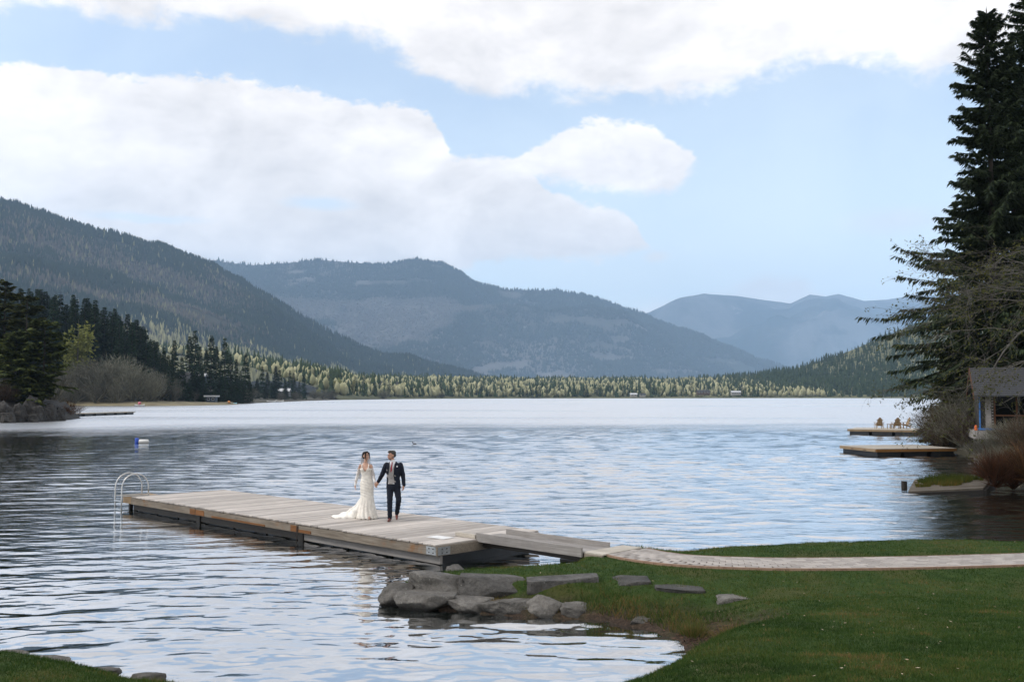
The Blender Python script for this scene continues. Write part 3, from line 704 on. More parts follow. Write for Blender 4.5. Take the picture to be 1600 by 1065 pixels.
m3 = Land('far_mountain', base_line([(850, 40, 8200), (950, 40, 8200), (1010, 40, 8200), (1060, 40, 8200), (1100, 40, 8200), (1150, 40, 8200), (1190, 40, 8200), (1235, 40, 8200), (1265, 40, 8200), (1290, 40, 8200), (1310, 40, 8200), (1350, 40, 8200), (1385, 40, 8200), (1410, 40, 8200), (1450, 40, 8200), (1520, 40, 8200), (1600, 40, 8200), (1800, 40, 8200)], 1.45),
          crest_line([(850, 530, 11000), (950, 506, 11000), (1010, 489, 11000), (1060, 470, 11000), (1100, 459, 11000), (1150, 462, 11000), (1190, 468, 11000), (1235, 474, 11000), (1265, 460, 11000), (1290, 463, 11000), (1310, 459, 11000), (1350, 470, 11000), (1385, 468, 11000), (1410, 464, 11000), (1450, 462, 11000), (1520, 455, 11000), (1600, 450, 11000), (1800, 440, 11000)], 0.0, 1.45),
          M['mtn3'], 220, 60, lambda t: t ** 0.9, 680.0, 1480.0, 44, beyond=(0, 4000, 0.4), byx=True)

# forests that read as one mass: small conifers with their own height, girth and colour
def forest_mat(name, stops):
    m, t, b = new_mat(name)
    col = ramp(t, attr(t, 'tint'), stops)
    t.put(b.inputs['Base Color'], col); b.inputs['Roughness'].default_value = 0.95; b.inputs['Specular IOR Level'].default_value = 0.05
    return m
def cones(P, Hh, Rr, seed, sides=5, tiers=1):
    rng = np.random.default_rng(seed); n = len(P); parts = []
    for k in range(tiers):
        z0 = Hh * (0.08 + 0.40 * k / max(tiers - 1, 1) * (tiers > 1)); z1 = Hh * (1.0 if k == tiers - 1 else 0.66); rr = Rr * (1.0 - 0.42 * k / max(tiers - 1, 1) * (tiers > 1))
        an = rng.random(n)[:, None] * 6.28 + np.arange(sides) * 2 * np.pi / sides
        rj = rr[:, None] * rng.uniform(0.65, 1.3, (n, sides))
        ring = np.stack([P[:, None, 0] + rj * np.cos(an), P[:, None, 1] + rj * np.sin(an), (P[:, 2] + z0)[:, None] + rng.uniform(-.06, .1, (n, sides)) * Hh[:, None]], -1)
        apex = np.stack([P[:, 0] + rng.normal(0, .03, n) * Hh, P[:, 1], P[:, 2] + z1], -1)[:, None, :]
        V = np.concatenate([ring, apex], 1).reshape(-1, 3); b = np.arange(n)[:, None, None] * (sides + 1)
        f = np.stack([np.arange(sides), (np.arange(sides) + 1) % sides, np.full(sides, sides)], -1)[None]
        parts.append((V, (b + f).reshape(-1, 3)))
    return join(parts), sides + 1
def blobs(P, Hh, Rr, seed):
    """rounded crowns: two uneven rings between a foot and a top"""
    rng = np.random.default_rng(seed); n = len(P); k = 5; parts = []
    an = rng.random(n)[:, None] * 6.28 + np.arange(k) * 2 * np.pi / k
    def ring(z, r):
        rj = Rr[:, None] * r * rng.uniform(0.7, 1.3, (n, k))
        return np.stack([P[:, None, 0] + rj * np.cos(an), P[:, None, 1] + rj * np.sin(an), P[:, None, 2] + Hh[:, None] * (z + rng.uniform(-.07, .07, (n, k)))], -1)
    foot = P[:, None, :] + np.stack([0 * Hh, 0 * Hh, Hh * .04], -1)[:, None, :]; top = P[:, None, :] + np.stack([rng.normal(0, .15, n) * Rr, 0 * Hh, Hh], -1)[:, None, :]
    V = np.concatenate([foot, ring(.30, .95), ring(.70, .85), top], 1).reshape(-1, 3); m = 2 * k + 2; f = []
    for a in range(k):
        b = (a + 1) % k; f += [(0, 1 + b, 1 + a), (1 + a, 1 + b, 1 + k + b), (1 + a, 1 + k + b, 1 + k + a), (1 + k + a, 1 + k + b, m - 1)]
    return V, (np.arange(n)[:, None, None] * m + np.array(f)[None]).reshape(-1, 3)
def in_view(P, margin=330):
    px = CX + P[:, 0] / np.maximum(P[:, 1], 1) * F_PX; return (px > -margin) & (px < 1600 + margin) & (P[:, 1] > 10)
def hillside(name, land, n, hmin, hmax, girth, seed, stops, label, tint_fn, vpow=1.0, vlo=0.02, sides=5, tiers=1, urange=(0, 1), round_tops=True, clear=None, only=None):
    rng = np.random.default_rng(seed)
    u = rng.uniform(urange[0], urange[1], n); v = vlo + (1 - vlo) * rng.random(n) ** vpow
    P = land.sample(u, v); k = in_view(P)
    if only is not None: k &= only(P)
    if clear is not None: k &= (vnoise(P[:, 0] / clear[0], P[:, 1] / clear[0] + P[:, 2] / (clear[0] * .35), 61, 4) < clear[1]) | (v > .97)
    P = P[k]; u = u[k]; v = v[k]
    Hh = rng.uniform(hmin, hmax, len(P)); tint = np.clip(tint_fn(P, u, v, rng), 0, 1)
    Hh = Hh * (1 + 0.45 * vnoise(P[:, 0] / 55, P[:, 1] / 55, 88, 2))
    Hh = Hh * np.where((tint > 0.35) & (tint < 0.75), 0.72, 1.0)
    rd = tint > 0.62 if round_tops else np.zeros(len(P), bool); cn = ~rd
    (V, Fc), nv = cones(P[cn] - [0, 0, 1.0], Hh[cn], Hh[cn] * girth * rng.uniform(.8, 1.3, cn.sum()), seed + 1, sides, tiers)
    at = np.tile(np.repeat(tint[cn], nv), tiers)
    if rd.any():
        Vb, Fb = blobs(P[rd] - [0, 0, 1.0], Hh[rd] * .72, Hh[rd] * .2 * rng.uniform(.7, 1.3, rd.sum()), seed + 2)
        V, Fc = join([(V, Fc), (Vb, Fb)]); at = np.r_[at, np.repeat(tint[rd], 12)]
    o = mesh_obj(name, V, Fc, forest_mat(name + '_leaves', stops), attrs={'tint': ('POINT', at)})
    return tag(o, label, 'forest', kind='stuff')
def tint1(P, u, v, rng):
    zone = vnoise(P[:, 0] / 546, P[:, 1] / 546 + P[:, 2] / 208, 5, 4)
    t = 0.10 + 0.25 * rng.random(len(P)) + 0.42 * sstep(-0.22, 0.12, zone + 0.15 * rng.normal(size=len(P))) * (v < 0.93) * sstep(0.74, 0.56, u + 0.12 * zone + 0.03 * rng.normal(size=len(P)))
    low = sstep(0.30, 0.12, v + 0.08 * vnoise(P[:, 0] / 195, P[:, 1] / 195, 9, 3))  # paler lower slope: spring leaves, with sunlight there put into the tint
    t = np.where(rng.random(len(P)) < low * 0.85, 0.80 + 0.2 * rng.random(len(P)), t)
    t = np.where(rng.random(len(P)) < 0.012, 0.80, t)
    return t
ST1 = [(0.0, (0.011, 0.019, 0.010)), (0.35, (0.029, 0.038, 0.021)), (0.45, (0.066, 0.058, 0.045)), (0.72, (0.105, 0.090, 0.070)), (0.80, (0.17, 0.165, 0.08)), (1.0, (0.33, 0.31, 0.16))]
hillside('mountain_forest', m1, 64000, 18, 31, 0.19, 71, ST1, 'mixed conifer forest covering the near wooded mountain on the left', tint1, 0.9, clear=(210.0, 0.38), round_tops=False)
def tint2(P, u, v, rng):
    zone = vnoise(P[:, 0] / 1120, P[:, 1] / 800 + P[:, 2] / 416, 15, 4)
    patch = np.exp(-(((u - 0.32) / 0.16) ** 2 + ((v - 0.55) / 0.22) ** 2))
    return 0.08 + 0.26 * rng.random(len(P)) + 0.40 * sstep(0.25, 0.6, zone * 0.8 + patch)
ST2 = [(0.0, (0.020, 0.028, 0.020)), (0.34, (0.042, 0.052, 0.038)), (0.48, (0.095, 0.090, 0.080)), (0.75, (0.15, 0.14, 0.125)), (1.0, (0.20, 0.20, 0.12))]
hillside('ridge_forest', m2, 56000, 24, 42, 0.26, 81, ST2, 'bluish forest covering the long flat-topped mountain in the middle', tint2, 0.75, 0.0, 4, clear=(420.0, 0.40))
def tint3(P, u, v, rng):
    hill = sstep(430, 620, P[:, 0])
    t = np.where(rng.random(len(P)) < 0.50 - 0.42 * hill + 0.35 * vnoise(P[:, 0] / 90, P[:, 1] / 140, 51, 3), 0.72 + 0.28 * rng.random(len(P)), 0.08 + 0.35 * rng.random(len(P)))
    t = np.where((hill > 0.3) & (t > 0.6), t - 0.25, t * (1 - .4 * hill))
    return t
ST3 = [(0.0, (0.022, 0.036, 0.018)), (0.40, (0.055, 0.075, 0.034)), (0.60, (0.13, 0.135, 0.065)), (0.72, (0.24, 0.235, 0.125)), (1.0, (0.42, 0.395, 0.235))]  # pale end: spring foliage with the valley's sunlight put into its colour
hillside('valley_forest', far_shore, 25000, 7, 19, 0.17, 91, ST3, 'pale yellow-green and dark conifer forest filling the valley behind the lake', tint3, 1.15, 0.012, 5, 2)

def tint4(P, u, v, rng): return 0.05 + 0.4 * rng.random(len(P))
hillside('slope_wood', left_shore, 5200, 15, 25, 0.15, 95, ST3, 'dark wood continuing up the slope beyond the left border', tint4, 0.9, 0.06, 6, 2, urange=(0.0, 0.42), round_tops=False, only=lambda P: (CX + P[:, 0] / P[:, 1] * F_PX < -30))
# ------------------------------------------------------------------ trees one can tell apart
rng0 = np.random.default_rng(77); random.seed(7)
NTH = 'first second third fourth fifth sixth seventh eighth ninth tenth eleventh twelfth thirteenth fourteenth fifteenth sixteenth seventeenth eighteenth'.split()
def ordinal(i, xs, phrase): return phrase + ', ' + NTH[sorted(xs).index(xs[i])] + ' from the left'
def conifer_kind(name, H, Rm, nb, ns, sl, sw, seed, mat='needle', **kw):
    return Kind(name, trunk_geo(H, H * 0.012, 0.03), conifer_geo(H, Rm, nb, ns, sl, sw, seed, **kw), M['bark'], M[mat])
firs = [conifer_kind('fir_tree', 24, 2.9 + 0.4 * (i % 3), 170, 11, 1.25, 0.45, 200 + i, base=0.06, droop=0.25, gap=0.02 * (i % 2), irregular=0.3) for i in range(5)]
smallfirs = [conifer_kind('lakeside_conifer', 20, 3.0 + 0.5 * i, 70, 6, 1.5, 0.6, 230 + i, 'needle_far', base=0.05, droop=0.2) for i in range(3)]
# dark wooded slope on the left
def slope_pts(n, px0, px1, Y0, Y1, seed):
    rg = np.random.default_rng(seed); out = []
    for i in range(n):
        px = px0 + (px1 - px0) * (i + rg.random()) / n; Y = rg.uniform(Y0, Y1); out.append(((px - CX) / F_PX * Y, Y))
    return out
hill_top = [(-60, 425), (20, 440), (45, 448), (90, 455), (150, 470), (200, 492), (240, 512), (262, 548), (290, 575)]
for i, (x, y) in enumerate(slope_pts(115, -40, 272, 372, 455, 3)):
    px = CX + x / y * F_PX; z = height(left_shore, x, y)
    top = np.interp(px, [p[0] for p in hill_top], [p[1] for p in hill_top]); Hm = (CAMH + (618 - top) / F_PX * y) - z
    hh = float(np.clip(Hm * rng0.uniform(0.72, 1.02), 9, 34))
    firs[i % 5].place(x, y, z - 0.3, hh / 24.0, rng0.random() * 6.28, 'dark fir in the dense wood climbing the slope at the left edge of the lake', 'tree', 'dark firs of the wooded slope', 0.95)
# tall firs standing out along the shore, with their tops read off the photograph
for i, (px, top, Y) in enumerate([(272, 530, 400), (284, 556, 420), (296, 524, 430), (304, 515, 440), (312, 540, 425), (322, 545, 455), (330, 523, 450), (338, 540, 470), (351, 527, 455), (360, 552, 440), (369, 560, 470), (384, 550, 480), (278, 575, 395),
                              (345, 565, 430), (376, 578, 460), (316, 570, 410), (300, 578, 405), (390, 585, 470)]):
    x = (px - CX) / F_PX * Y; z = height(left_shore, x, Y); hh = CAMH + (618 - top) / F_PX * Y - z
    firs[i % 5].place(x, Y, z - .3, hh / 24.0, i * 1.3, ordinal(i, [272, 284, 296, 304, 312, 322, 330, 338, 351, 360, 369, 384, 278, 345, 376, 316, 300, 390], 'tall dark fir in the clump above the boat shed'), 'tree', 'tall firs behind the boat shed', 1.0)
for i, (px, top, Y) in enumerate([(402, 590, 620), (410, 572, 650), (418, 580, 660), (431, 571, 680), (437, 576, 700), (446, 590, 660), (453, 578, 720), (459, 582, 740), (475, 584, 760), (468, 596, 740), (424, 596, 640), (397, 600, 560)]):
    x = (px - CX) / F_PX * Y; z = max(0.3, height(left_shore, x, Y)); hh = CAMH + (618 - top) / F_PX * Y - z
    firs[(i + 2) % 5].place(x, Y, z - .3, hh / 24.0, i * 2.1, ordinal(i, [402, 410, 418, 431, 437, 446, 453, 459, 475, 468, 424, 397], 'dark fir at the tip of the left shore'), 'tree', 'firs at the tip of the left shore', 1.25)
for i, (px, hh, Y) in enumerate([(268, 13, 392), (276, 11, 388), (286, 12, 396), (296, 9, 392), (308, 12, 404), (318, 10, 402), (343, 11, 418), (352, 12, 425), (362, 9, 430), (371, 12, 445), (381, 10, 450), (392, 9, 480), (402, 12, 600), (415, 9, 610), (428, 12, 640), (447, 9, 650)]):
    x = (px - CX) / F_PX * Y; z = max(.3, height(left_shore, x, Y))
    firs[(i + 1) % 5].place(x, Y, z - .3, hh / 24.0, i * 1.9, ordinal(i, [268, 276, 286, 296, 308, 318, 343, 352, 362, 371, 381, 392, 402, 415, 428, 447], 'short bushy fir at the foot of the shore clumps'), 'tree', 'short firs along the left shore', 1.9)
# dark conifers along the far shore
n_far = 0
for i in range(150):
    px = 490 + (1450 - 490) * (i + rng0.random()) / 150
    dark = rng0.random() < np.interp(px, [480, 600, 720, 900, 1000, 1150, 1450], [0.35, 0.6, 0.9, 0.9, 0.6, 0.85, 1.0])
    Y = np.interp(px, [490, 530, 700, 1000, 1250, 1450], [820, 880, 1250, 1400, 1540, 1530]) + rng0.uniform(8, 45)
    x = (px - CX) / F_PX * Y; z = max(0.4, height(far_shore, x, Y))
    hh = rng0.uniform(9, 21) if dark else rng0.uniform(9, 16)
    if dark: smallfirs[i % 3].place(x, Y, z - .3, hh / 20.0, i * 1.1, 'dark conifer standing in the row along the far shore of the lake', 'tree', 'conifers along the far shore', 1.15)
    else:
        if n_far == 0:
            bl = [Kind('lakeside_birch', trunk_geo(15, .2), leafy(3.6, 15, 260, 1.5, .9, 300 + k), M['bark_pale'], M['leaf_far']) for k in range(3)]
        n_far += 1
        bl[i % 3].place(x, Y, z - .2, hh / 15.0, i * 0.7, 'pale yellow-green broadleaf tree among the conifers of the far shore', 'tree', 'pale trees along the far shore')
# pale green tree and the bare grey alders at the left
spring = Kind('poplar_tree', trunk_geo(20, .28), leafy(5.2, 20, 1500, 1.1, .55, 320, 14, 0.08), M['bark_pale'], M['leaf_spring'])
Y = 372; x = (121 - CX) / F_PX * Y; z = height(left_shore, x, Y)
spring.place(x, Y, z, (CAMH + (618 - 498) / F_PX * Y - z) / 20.0, 0.4, 'yellow-green poplar in young leaf before the dark wooded slope', 'tree')
alders = [Kind('bare_alder', trunk_geo(7, .2), twig_mass(6.0, 13, 1500, 2.0, .13, 340 + k), M['bark_pale'], M['twig_grey'], 'branches') for k in range(3)]
for i, (px, top, Y, s) in enumerate([(95, 585, 362, .8), (108, 572, 366, 1), (126, 566, 364, 1.1), (143, 560, 367, 1.1), (160, 562, 362, 1.1), (176, 558, 366, 1.15), (192, 556, 368, 1.15), (208, 564, 360, 1.05), (222, 576, 362, 1), (236, 582, 360, .9), (250, 580, 372, .9), (262, 584, 380, .9), (272, 600, 372, .7), (118, 598, 358, .7), (150, 596, 356, .8), (184, 594, 356, .8), (232, 604, 358, .6), (85, 600, 352, .7)]):
    x = (px - CX) / F_PX * Y; z = max(.3, height(left_shore, x, Y)); hh = CAMH + (618 - top) / F_PX * Y - z
    alders[i % 3].place(x, Y, z - .2, hh / 13.0, i * 1.7, ordinal(i, [95, 108, 126, 143, 160, 176, 192, 208, 222, 236, 250, 262, 272, 118, 150, 184, 232, 85], 'bare grey alder in the thicket behind the beach'), 'tree', 'bare alders on the left shore', 1.0)
for i, (px, Y, hh) in enumerate([(492, 800, 8), (505, 820, 7), (518, 850, 9), (600, 1010, 10), (690, 1220, 8), (288, 405, 5), (303, 400, 4), (372, 460, 5), (384, 470, 6), (396, 560, 6), (440, 640, 5), (462, 700, 6)]):
    x = (px - CX) / F_PX * Y; land = left_shore if px < 500 else far_shore; z = max(.3, height(land, x, Y))
    alders[i % 3].place(x, Y, z - .2, hh / 13.0, i * 2.3, ordinal(i, [492, 505, 518, 600, 690, 288, 303, 372, 384, 396, 440, 462], 'low bare bush at the distant water edge'), 'bush', 'bare bushes along the distant shore', 1.3)

# ------------------------------------------------------------------ the long swimming dock
A = Vector((-1.58, 21.0)); U2 = Vector((-0.7137, 0.7004)); DL, DW, DZ = 14.28, 3.1, 0.45
ang = math.atan2(U2.y, U2.x)
def dock_pt(s, w, z=DZ):
    n = Vector((-U2.y * -1, 0)); nx, ny = U2.y, -U2.x
    return Vector((A.x + U2.x * s + nx * w, A.y + U2.y * s + ny * w, z))
dock = empty('swimming_dock', (A.x, A.y, 0), ang)
tag(dock, 'long weathered grey plank dock the couple walk along', 'dock')
# local frame: +x along the dock away from land, -y towards the open lake
pw = 0.142
pm = [MB().box(0, pw - 0.011, -DW - 0.03, 0.03, -0.038, 0, jit=0.0).build('plank', M['deck'], dock)]
# worn edges: bevel the shared plank a little
bmx = bmesh.new(); bmx.from_mesh(pm[0].data); bmesh.ops.bevel(bmx, geom=list(bmx.edges), offset=0.006, segments=1, affect='EDGES'); bmx.to_mesh(pm[0].data); bmx.free()
npl = int(DL / pw)
for i in range(npl):
    p = pm[0] if i == 0 else pm[0].copy()
    if i: COL.objects.link(p); p.parent = dock
    p.location = (i * pw, random.uniform(-0.012, 0.012), DZ + random.uniform(-0.003, 0.003)); p.rotation_euler = (random.uniform(-.0012, .0012), random.uniform(-.012, .012), random.uniform(-.0015, .0015))
J = [0.0, 5.1, 10.2, DL]
for k in range(3):
    a, b = J[k] + (0.012 if k else -0.045), J[k + 1] - 0.012
    MB().box(a, b, -0.055, 0.012, 0.215, 0.405).build('fascia_board', M['fascia'], dock)
    MB().box(a, b, -DW - 0.012, -DW + 0.045, 0.215, 0.405).build('fascia_board', M['fascia'], dock)
    MB().box(a + .03, b - .03, -0.16, -0.09, 0.03, 0.213).build('lower_beam', M['dark_timber'] if k else M['grey_board'], dock)
    n = 3
    for q in range(n):
        x0 = a + .12 + (b - a - .2) * q / n; x1 = a + .04 + (b - a - .2) * (q + 1) / n
        f = MB().box(x0, x1, -DW + 0.2, -0.18, -0.25, 0.24)
        fo = f.build('float', M['float'], dock)
MB().box(-0.05, -0.003, -DW + 0.04, -0.058, 0.213, 0.407).build('end_board', M['fascia'], dock)
MB().box(DL + .003, DL + .05, -DW + 0.04, -0.058, 0.213, 0.407).build('end_board', M['fascia'], dock)
for x0, x1, h in ((4.55, 5.085, .10), (5.12, 5.42, .02), (9.72, 10.185, .03), (10.22, 10.52, .02), (6.6, 9.3, .125)):
    z0 = 0.225; MB().box(x0, x1, 0.013, 0.024, z0, 0.395 - h).build('splice_board', M['fresh'], dock)
for (x0, x1, y0, y1) in ((0.0, 0.30, 0.013, 0.02), (-0.058, -0.051, -0.34, -0.004)):
    br = MB().box(x0, x1, y0, y1, 0.225, 0.395).build('corner_bracket', M['galv'], dock)
    for a in range(2):
        for c in range(2):
            bo = MB()
            if y1 - y0 < .1: bo.tube([(x0 + .08 + .13 * a, y1 - .002, .27 + .08 * c), (x0 + .08 + .13 * a, y1 + .012, .27 + .08 * c)], .013, 6)
            else: bo.tube([(x0 + .002, y0 + .1 + .13 * a, .27 + .08 * c), (x0 - .012, y0 + .1 + .13 * a, .27 + .08 * c)], .013, 6)
            bo.build('bolt', M['iron'], br)
ch = MB()
for i in range(11):
    c = Vector((5.1, 0.05, 0.37 - i * 0.045)); ring = []
    for k in range(9):
        q = 2 * math.pi * k / 8; dxy = math.cos(q) * 0.014
        ring.append(c + (Vector((dxy, 0, math.sin(q) * 0.028)) if i % 2 else Vector((0, dxy, math.sin(q) * 0.028))))
    ch.tube(ring, 0.006, 5, False)
ch.build('chain', M['iron'], dock)
for x in (5.1, 10.2): MB().box(x - .1, x + .1, -.5, -.06, -.2, .36).build('hinge_block', M['dark_timber'], dock)
wp = on_z(688, 839.5, DZ); sheet = MB().box(-.26, .26, -.17, .17, 0, .006).build('white_sheet', M['white'])
sheet.location = (wp.x, wp.y, DZ + .006); sheet.rotation_euler = (0, 0, ang + .1); tag(sheet, 'flat white panel lying on the deck near the gangway end of the long dock', 'panel')
# ladder on its small mounting platform
lad = empty('swim_ladder', (A.x, A.y, 0), ang); tag(lad, 'bright tube swim ladder with two arched handrails at the far end of the long dock', 'ladder')
MB().box(DL + .055, DL + .70, -.95, -.06, .20, .43).build('mounting_block', M['cedar'], lad)
for s_ in (DL + .14, DL + .60):
    yo, yi, zt = 0.24, -0.62, 1.13
    pts = [(s_, yo, -.5), (s_, yo, .45), (s_, yo, .70)]
    for k in range(1, 12):
        q = math.pi * k / 12; pts.append((s_, (yo + yi) / 2 + (yo - yi) / 2 * math.cos(q), .70 + .43 * math.sin(q)))
    pts += [(s_, yi, .70), (s_, yi, .445)]
    MB().tube(pts, .021, 8).build('handrail', M['steel'], lad, True)
    MB().box(s_ - .03, s_ + .03, yi - .03, yo, .437, .462).build('base_bar', M['steel'], lad)
for z in (.30, .04, -.22): MB().box(DL + .14, DL + .60, .205, .275, z - .015, z + .015).build('rung', M['steel'], lad)
for s_ in (DL + .2, DL + .55): MB().box(s_ - .05, s_ + .05, -.3, -.2, -.5, .2).build('post', M['dark_timber'], lad)

# ------------------------------------------------------------------ gangway and landing
gw = empty('gangway', (A.x, A.y, 0), ang); tag(gw, 'narrow wooden gangway with raised side boards between dock and lawn', 'gangway')
for i in range(4): MB().box(-2.95, .12, -1.22 - .195 * (i + 1), -1.22 - .195 * i - .006, .452, .478).build('plank', M['grey_board'], gw)
MB().box(-2.98, 0.02, -1.205, -1.16, .39, .575).build('side_board', M['grey_board'], gw)
MB().box(-2.98, -.05, -2.06, -2.015, .39, .585).build('side_board', M['grey_board'], gw)
MB().box(.03, .66, -1.22, -1.13, .456, .535).build('kick_board', M['deck_pale'], gw)
for y in (-1.30, -1.95): MB().box(-2.9, -.1, y - .04, y + .04, .29, .450).build('stringer', M['dark_timber'], gw)
ld = empty('landing_platform', (A.x, A.y, 0), ang); tag(ld, 'small square wooden landing between the gangway and the paved path', 'platform')
for i in range(5): MB().box(-3.47, -2.99, -1.22 - .25 * (i + 1), -1.22 - .25 * i - .005, .462, .49).build('plank', M['deck_pale'], ld)
MB().box(-3.46, -3.0, -1.27, -1.215, .30, .46).build('fascia_board', M['fascia'], ld)
MB().box(-3.40, -3.05, -2.4, -1.30, .20, .458).build('footing', M['dark_timber'], ld)
mp_ = MB().tube([dock_pt(-1.6, 2.1, .06), dock_pt(-2.4, 2.35, .12), dock_pt(-3.2, 2.5, .30)], .05, 7).build('mooring_pipe', M['float'])
tag(mp_, 'black pipe running from the dock to the shore beneath the gangway', 'pipe')

# ------------------------------------------------------------------ paved path: every paver a piece
def path_frame():
    d = np.r_[0, np.cumsum(np.linalg.norm(np.diff(PP, axis=0), axis=1))]; return d
PD = path_frame()
def path_at(s):
    x = np.interp(s, PD, PP[:, 0]); y = np.interp(s, PD, PP[:, 1]); x2 = np.interp(s + .05, PD, PP[:, 0]); y2 = np.interp(s + .05, PD, PP[:, 1])
    x1 = np.interp(s - .05, PD, PP[:, 0]); y1 = np.interp(s - .05, PD, PP[:, 1])
    t = np.array([x2 - x1, y2 - y1]); t /= np.linalg.norm(t); return np.array([x, y]), t
def ribbon(name, w0, w1, z, mat, parent=None, z0=None):
    V = []; Fq = []; ss = np.arange(0, PD[-1], .12)
    for s in ss:
        p, t = path_at(s); n = np.array([-t[1], t[0]])
        for w in (w0, w1): V.append((*(p + n * w), z))
        if z0 is not None:
            for w in (w1, w0): V.append((*(p + n * w), z0))
    k = 2 if z0 is None else 4
    for i in range(len(ss) - 1):
        for j in range(k if z0 is not None else 1):
            Fq.append((i * k + j, i * k + (j + 1) % k, (i + 1) * k + (j + 1) % k, (i + 1) * k + j))
    return mesh_obj(name, V, Fq, mat, parent)
bed = ribbon('path', -PATH_W - .02, PATH_W + .02, .462, M['sand']); tag(bed, kind='structure')
for sgn in (-1, 1): ribbon('edging', sgn * (PATH_W + .012), sgn * (PATH_W + .05), .478, M['edging'], bed, .38)
base_p = None; rows = 7; cw = 2 * PATH_W / rows; pl_ = .222
for i in range(42):
    for r in range(rows):
        s = i * pl_ + (0.5 * pl_ if r % 2 else 0) + .12; p, t = path_at(s); n = np.array([-t[1], t[0]]); c = p + n * (-PATH_W + (r + .5) * cw)
        if base_p is None:
            base_p = MB().box(-pl_ / 2 + .004, pl_ / 2 - .004, -cw / 2 + .004, cw / 2 - .004, -.05, 0).build('paver', M['paver'], bed)
            bmx = bmesh.new(); bmx.from_mesh(base_p.data); bmesh.ops.bevel(bmx, geom=list(bmx.edges), offset=0.005, segments=1, affect='EDGES'); bmx.to_mesh(base_p.data); bmx.free(); o = base_p
        else:
            o = base_p.copy(); COL.objects.link(o); o.parent = bed
        o.location = (c[0], c[1], .478 + random.uniform(-.003, .003)); o.rotation_euler = (random.uniform(-.01, .01), random.uniform(-.01, .01), math.atan2(t[1], t[0]) + random.uniform(-.01, .01))

# ------------------------------------------------------------------ stones
def stone_geo(sx, sy, sz, seed, square=0.6, rough=0.10, flat_top=0.0, n=13, chops=14):
    rng = np.random.default_rng(seed)
    lin = np.linspace(-1, 1, n); V = []; idx = {}; Fq = []
    def vid(p):
        k = tuple(np.round(p, 5))
        if k not in idx: idx[k] = len(V); V.append(p)
        return idx[k]
    for ax in range(3):
        for sg in (-1, 1):
            o1, o2 = (ax + 1) % 3, (ax + 2) % 3
            for i in range(n - 1):
                for j in range(n - 1):
                    q = []
                    for (a, b) in ((i, j), (i + 1, j), (i + 1, j + 1), (i, j + 1)):
                        p = np.zeros(3); p[ax] = sg; p[o1] = lin[a]; p[o2] = lin[b]; q.append(vid(p))
                    Fq.append(q if sg > 0 else q[::-1])
    C = np.array(V); S = unit(C)
    P = C * square + S * (1 - square) * 1.12
    # facets: chop with random planes
    for k in range(chops):
        d = unit(rng.normal(size=3) * [1, 1, .7]); lim = rng.uniform(0.66, 0.96); e = P @ d - lim
        P = P - np.clip(e, 0, None)[:, None] * d * 0.96
    f = 1.6
    P = P + S * (rough * vnoise(P[:, 0] * f + seed, P[:, 1] * f + P[:, 2] * 1.3, seed, 5))[:, None] + S * (rough * .5 * vnoise(P[:, 1] * 4 + seed, P[:, 2] * 4 + P[:, 0] * 3, seed + 3, 4))[:, None]
    if flat_top: P[:, 2] = np.where(P[:, 2] > 1 - flat_top, 1 - flat_top + (P[:, 2] - 1 + flat_top) * .2, P[:, 2])
    return P * [sx, sy, sz], np.array(Fq)
def stone(px0, px1, pt, pb, Y, depth, seed, label, mat='stone', square=.6, rough=.10, flat=0.0, rz=0.0, name='bank_stone', group='stones along the bank', sink=.12, cat='stone', n=17, chops=14):
    a = at_y(px0, pt, Y); b = at_y(px1, pb, Y)
    sx = (b.x - a.x) / 2 * 1.06; zt = a.z; zb = min(b.z, zt - .05) - sink
    V, Fq = stone_geo(sx, depth / 2, (zt - zb) / 2 * 1.03, seed, square, rough, flat, n, chops)
    o = mesh_obj(name, V, Fq, M[mat], smooth=False); o.location = ((a.x + b.x) / 2, Y + depth * .35, (zt + zb) / 2); o.rotation_euler = (0, random.uniform(-.04, .04), rz)
    return tag(o, label, cat, group)
stone(634, 722, 896, 930, 17.15, .75, 1, 'rounded grey boulder crowning the tip of the stone bank', square=.5, rough=.13)
stone(719, 828, 903, 940, 17.0, .6, 2, 'long dark block with white lichen next to the rounded boulder at the bank tip', 'stone_dk', .95, .05, .1, chops=4)
stone(826, 934, 903, 932, 17.0, .6, 3, 'dark lichen-flecked block in the middle of the upper stone row', 'stone_dk', .95, .05, .15, chops=4)
stone(934, 1015, 905, 932, 17.05, .6, 4, 'low grey block half sunk in turf above the grassy bank', 'stone_dk', .92, .06, .1, chops=5)
stone(1028, 1100, 915, 946, 16.55, .6, 5, 'block with a pale flat top and dark split face in the grass bank', 'stone_dk', .88, .08, .3, chops=5)
stone(1112, 1187, 927, 948, 16.1, .55, 6, 'thin pale flat slab at the right end of the upper stone row', 'stone', .85, .05, .45, chops=6)
stone(582, 644, 916, 948, 17.05, .7, 7, 'grey boulder at the outermost point of the bank in the water', square=.5, rough=.1)
stone(612, 714, 924, 956, 16.75, .75, 8, 'broad flat-topped boulder at the water in front of the bank tip', square=.66, rough=.09, flat=.1)
stone(700, 772, 937, 959, 16.5, .55, 9, 'low brownish block at the water left of the jagged rock', square=.75, rough=.08)
stone(752, 850, 940, 966, 16.35, .6, 10, 'jagged pale rock with a sloping face at the water edge', square=.45, rough=.2, rz=.2)
stone(815, 884, 934, 966, 16.25, .6, 11, 'peaked pale rock joined to the jagged one at the water edge', square=.4, rough=.18, rz=-.3)
stone(876, 932, 946, 967, 16.1, .5, 12, 'small peaked rock at the foot of the grassy bank', square=.4, rough=.16)
stone(984, 1034, 964, 982, 15.6, .4, 13, 'small flat stone under the overhanging bank grass by the mud', square=.7, rough=.1, flat=.2)
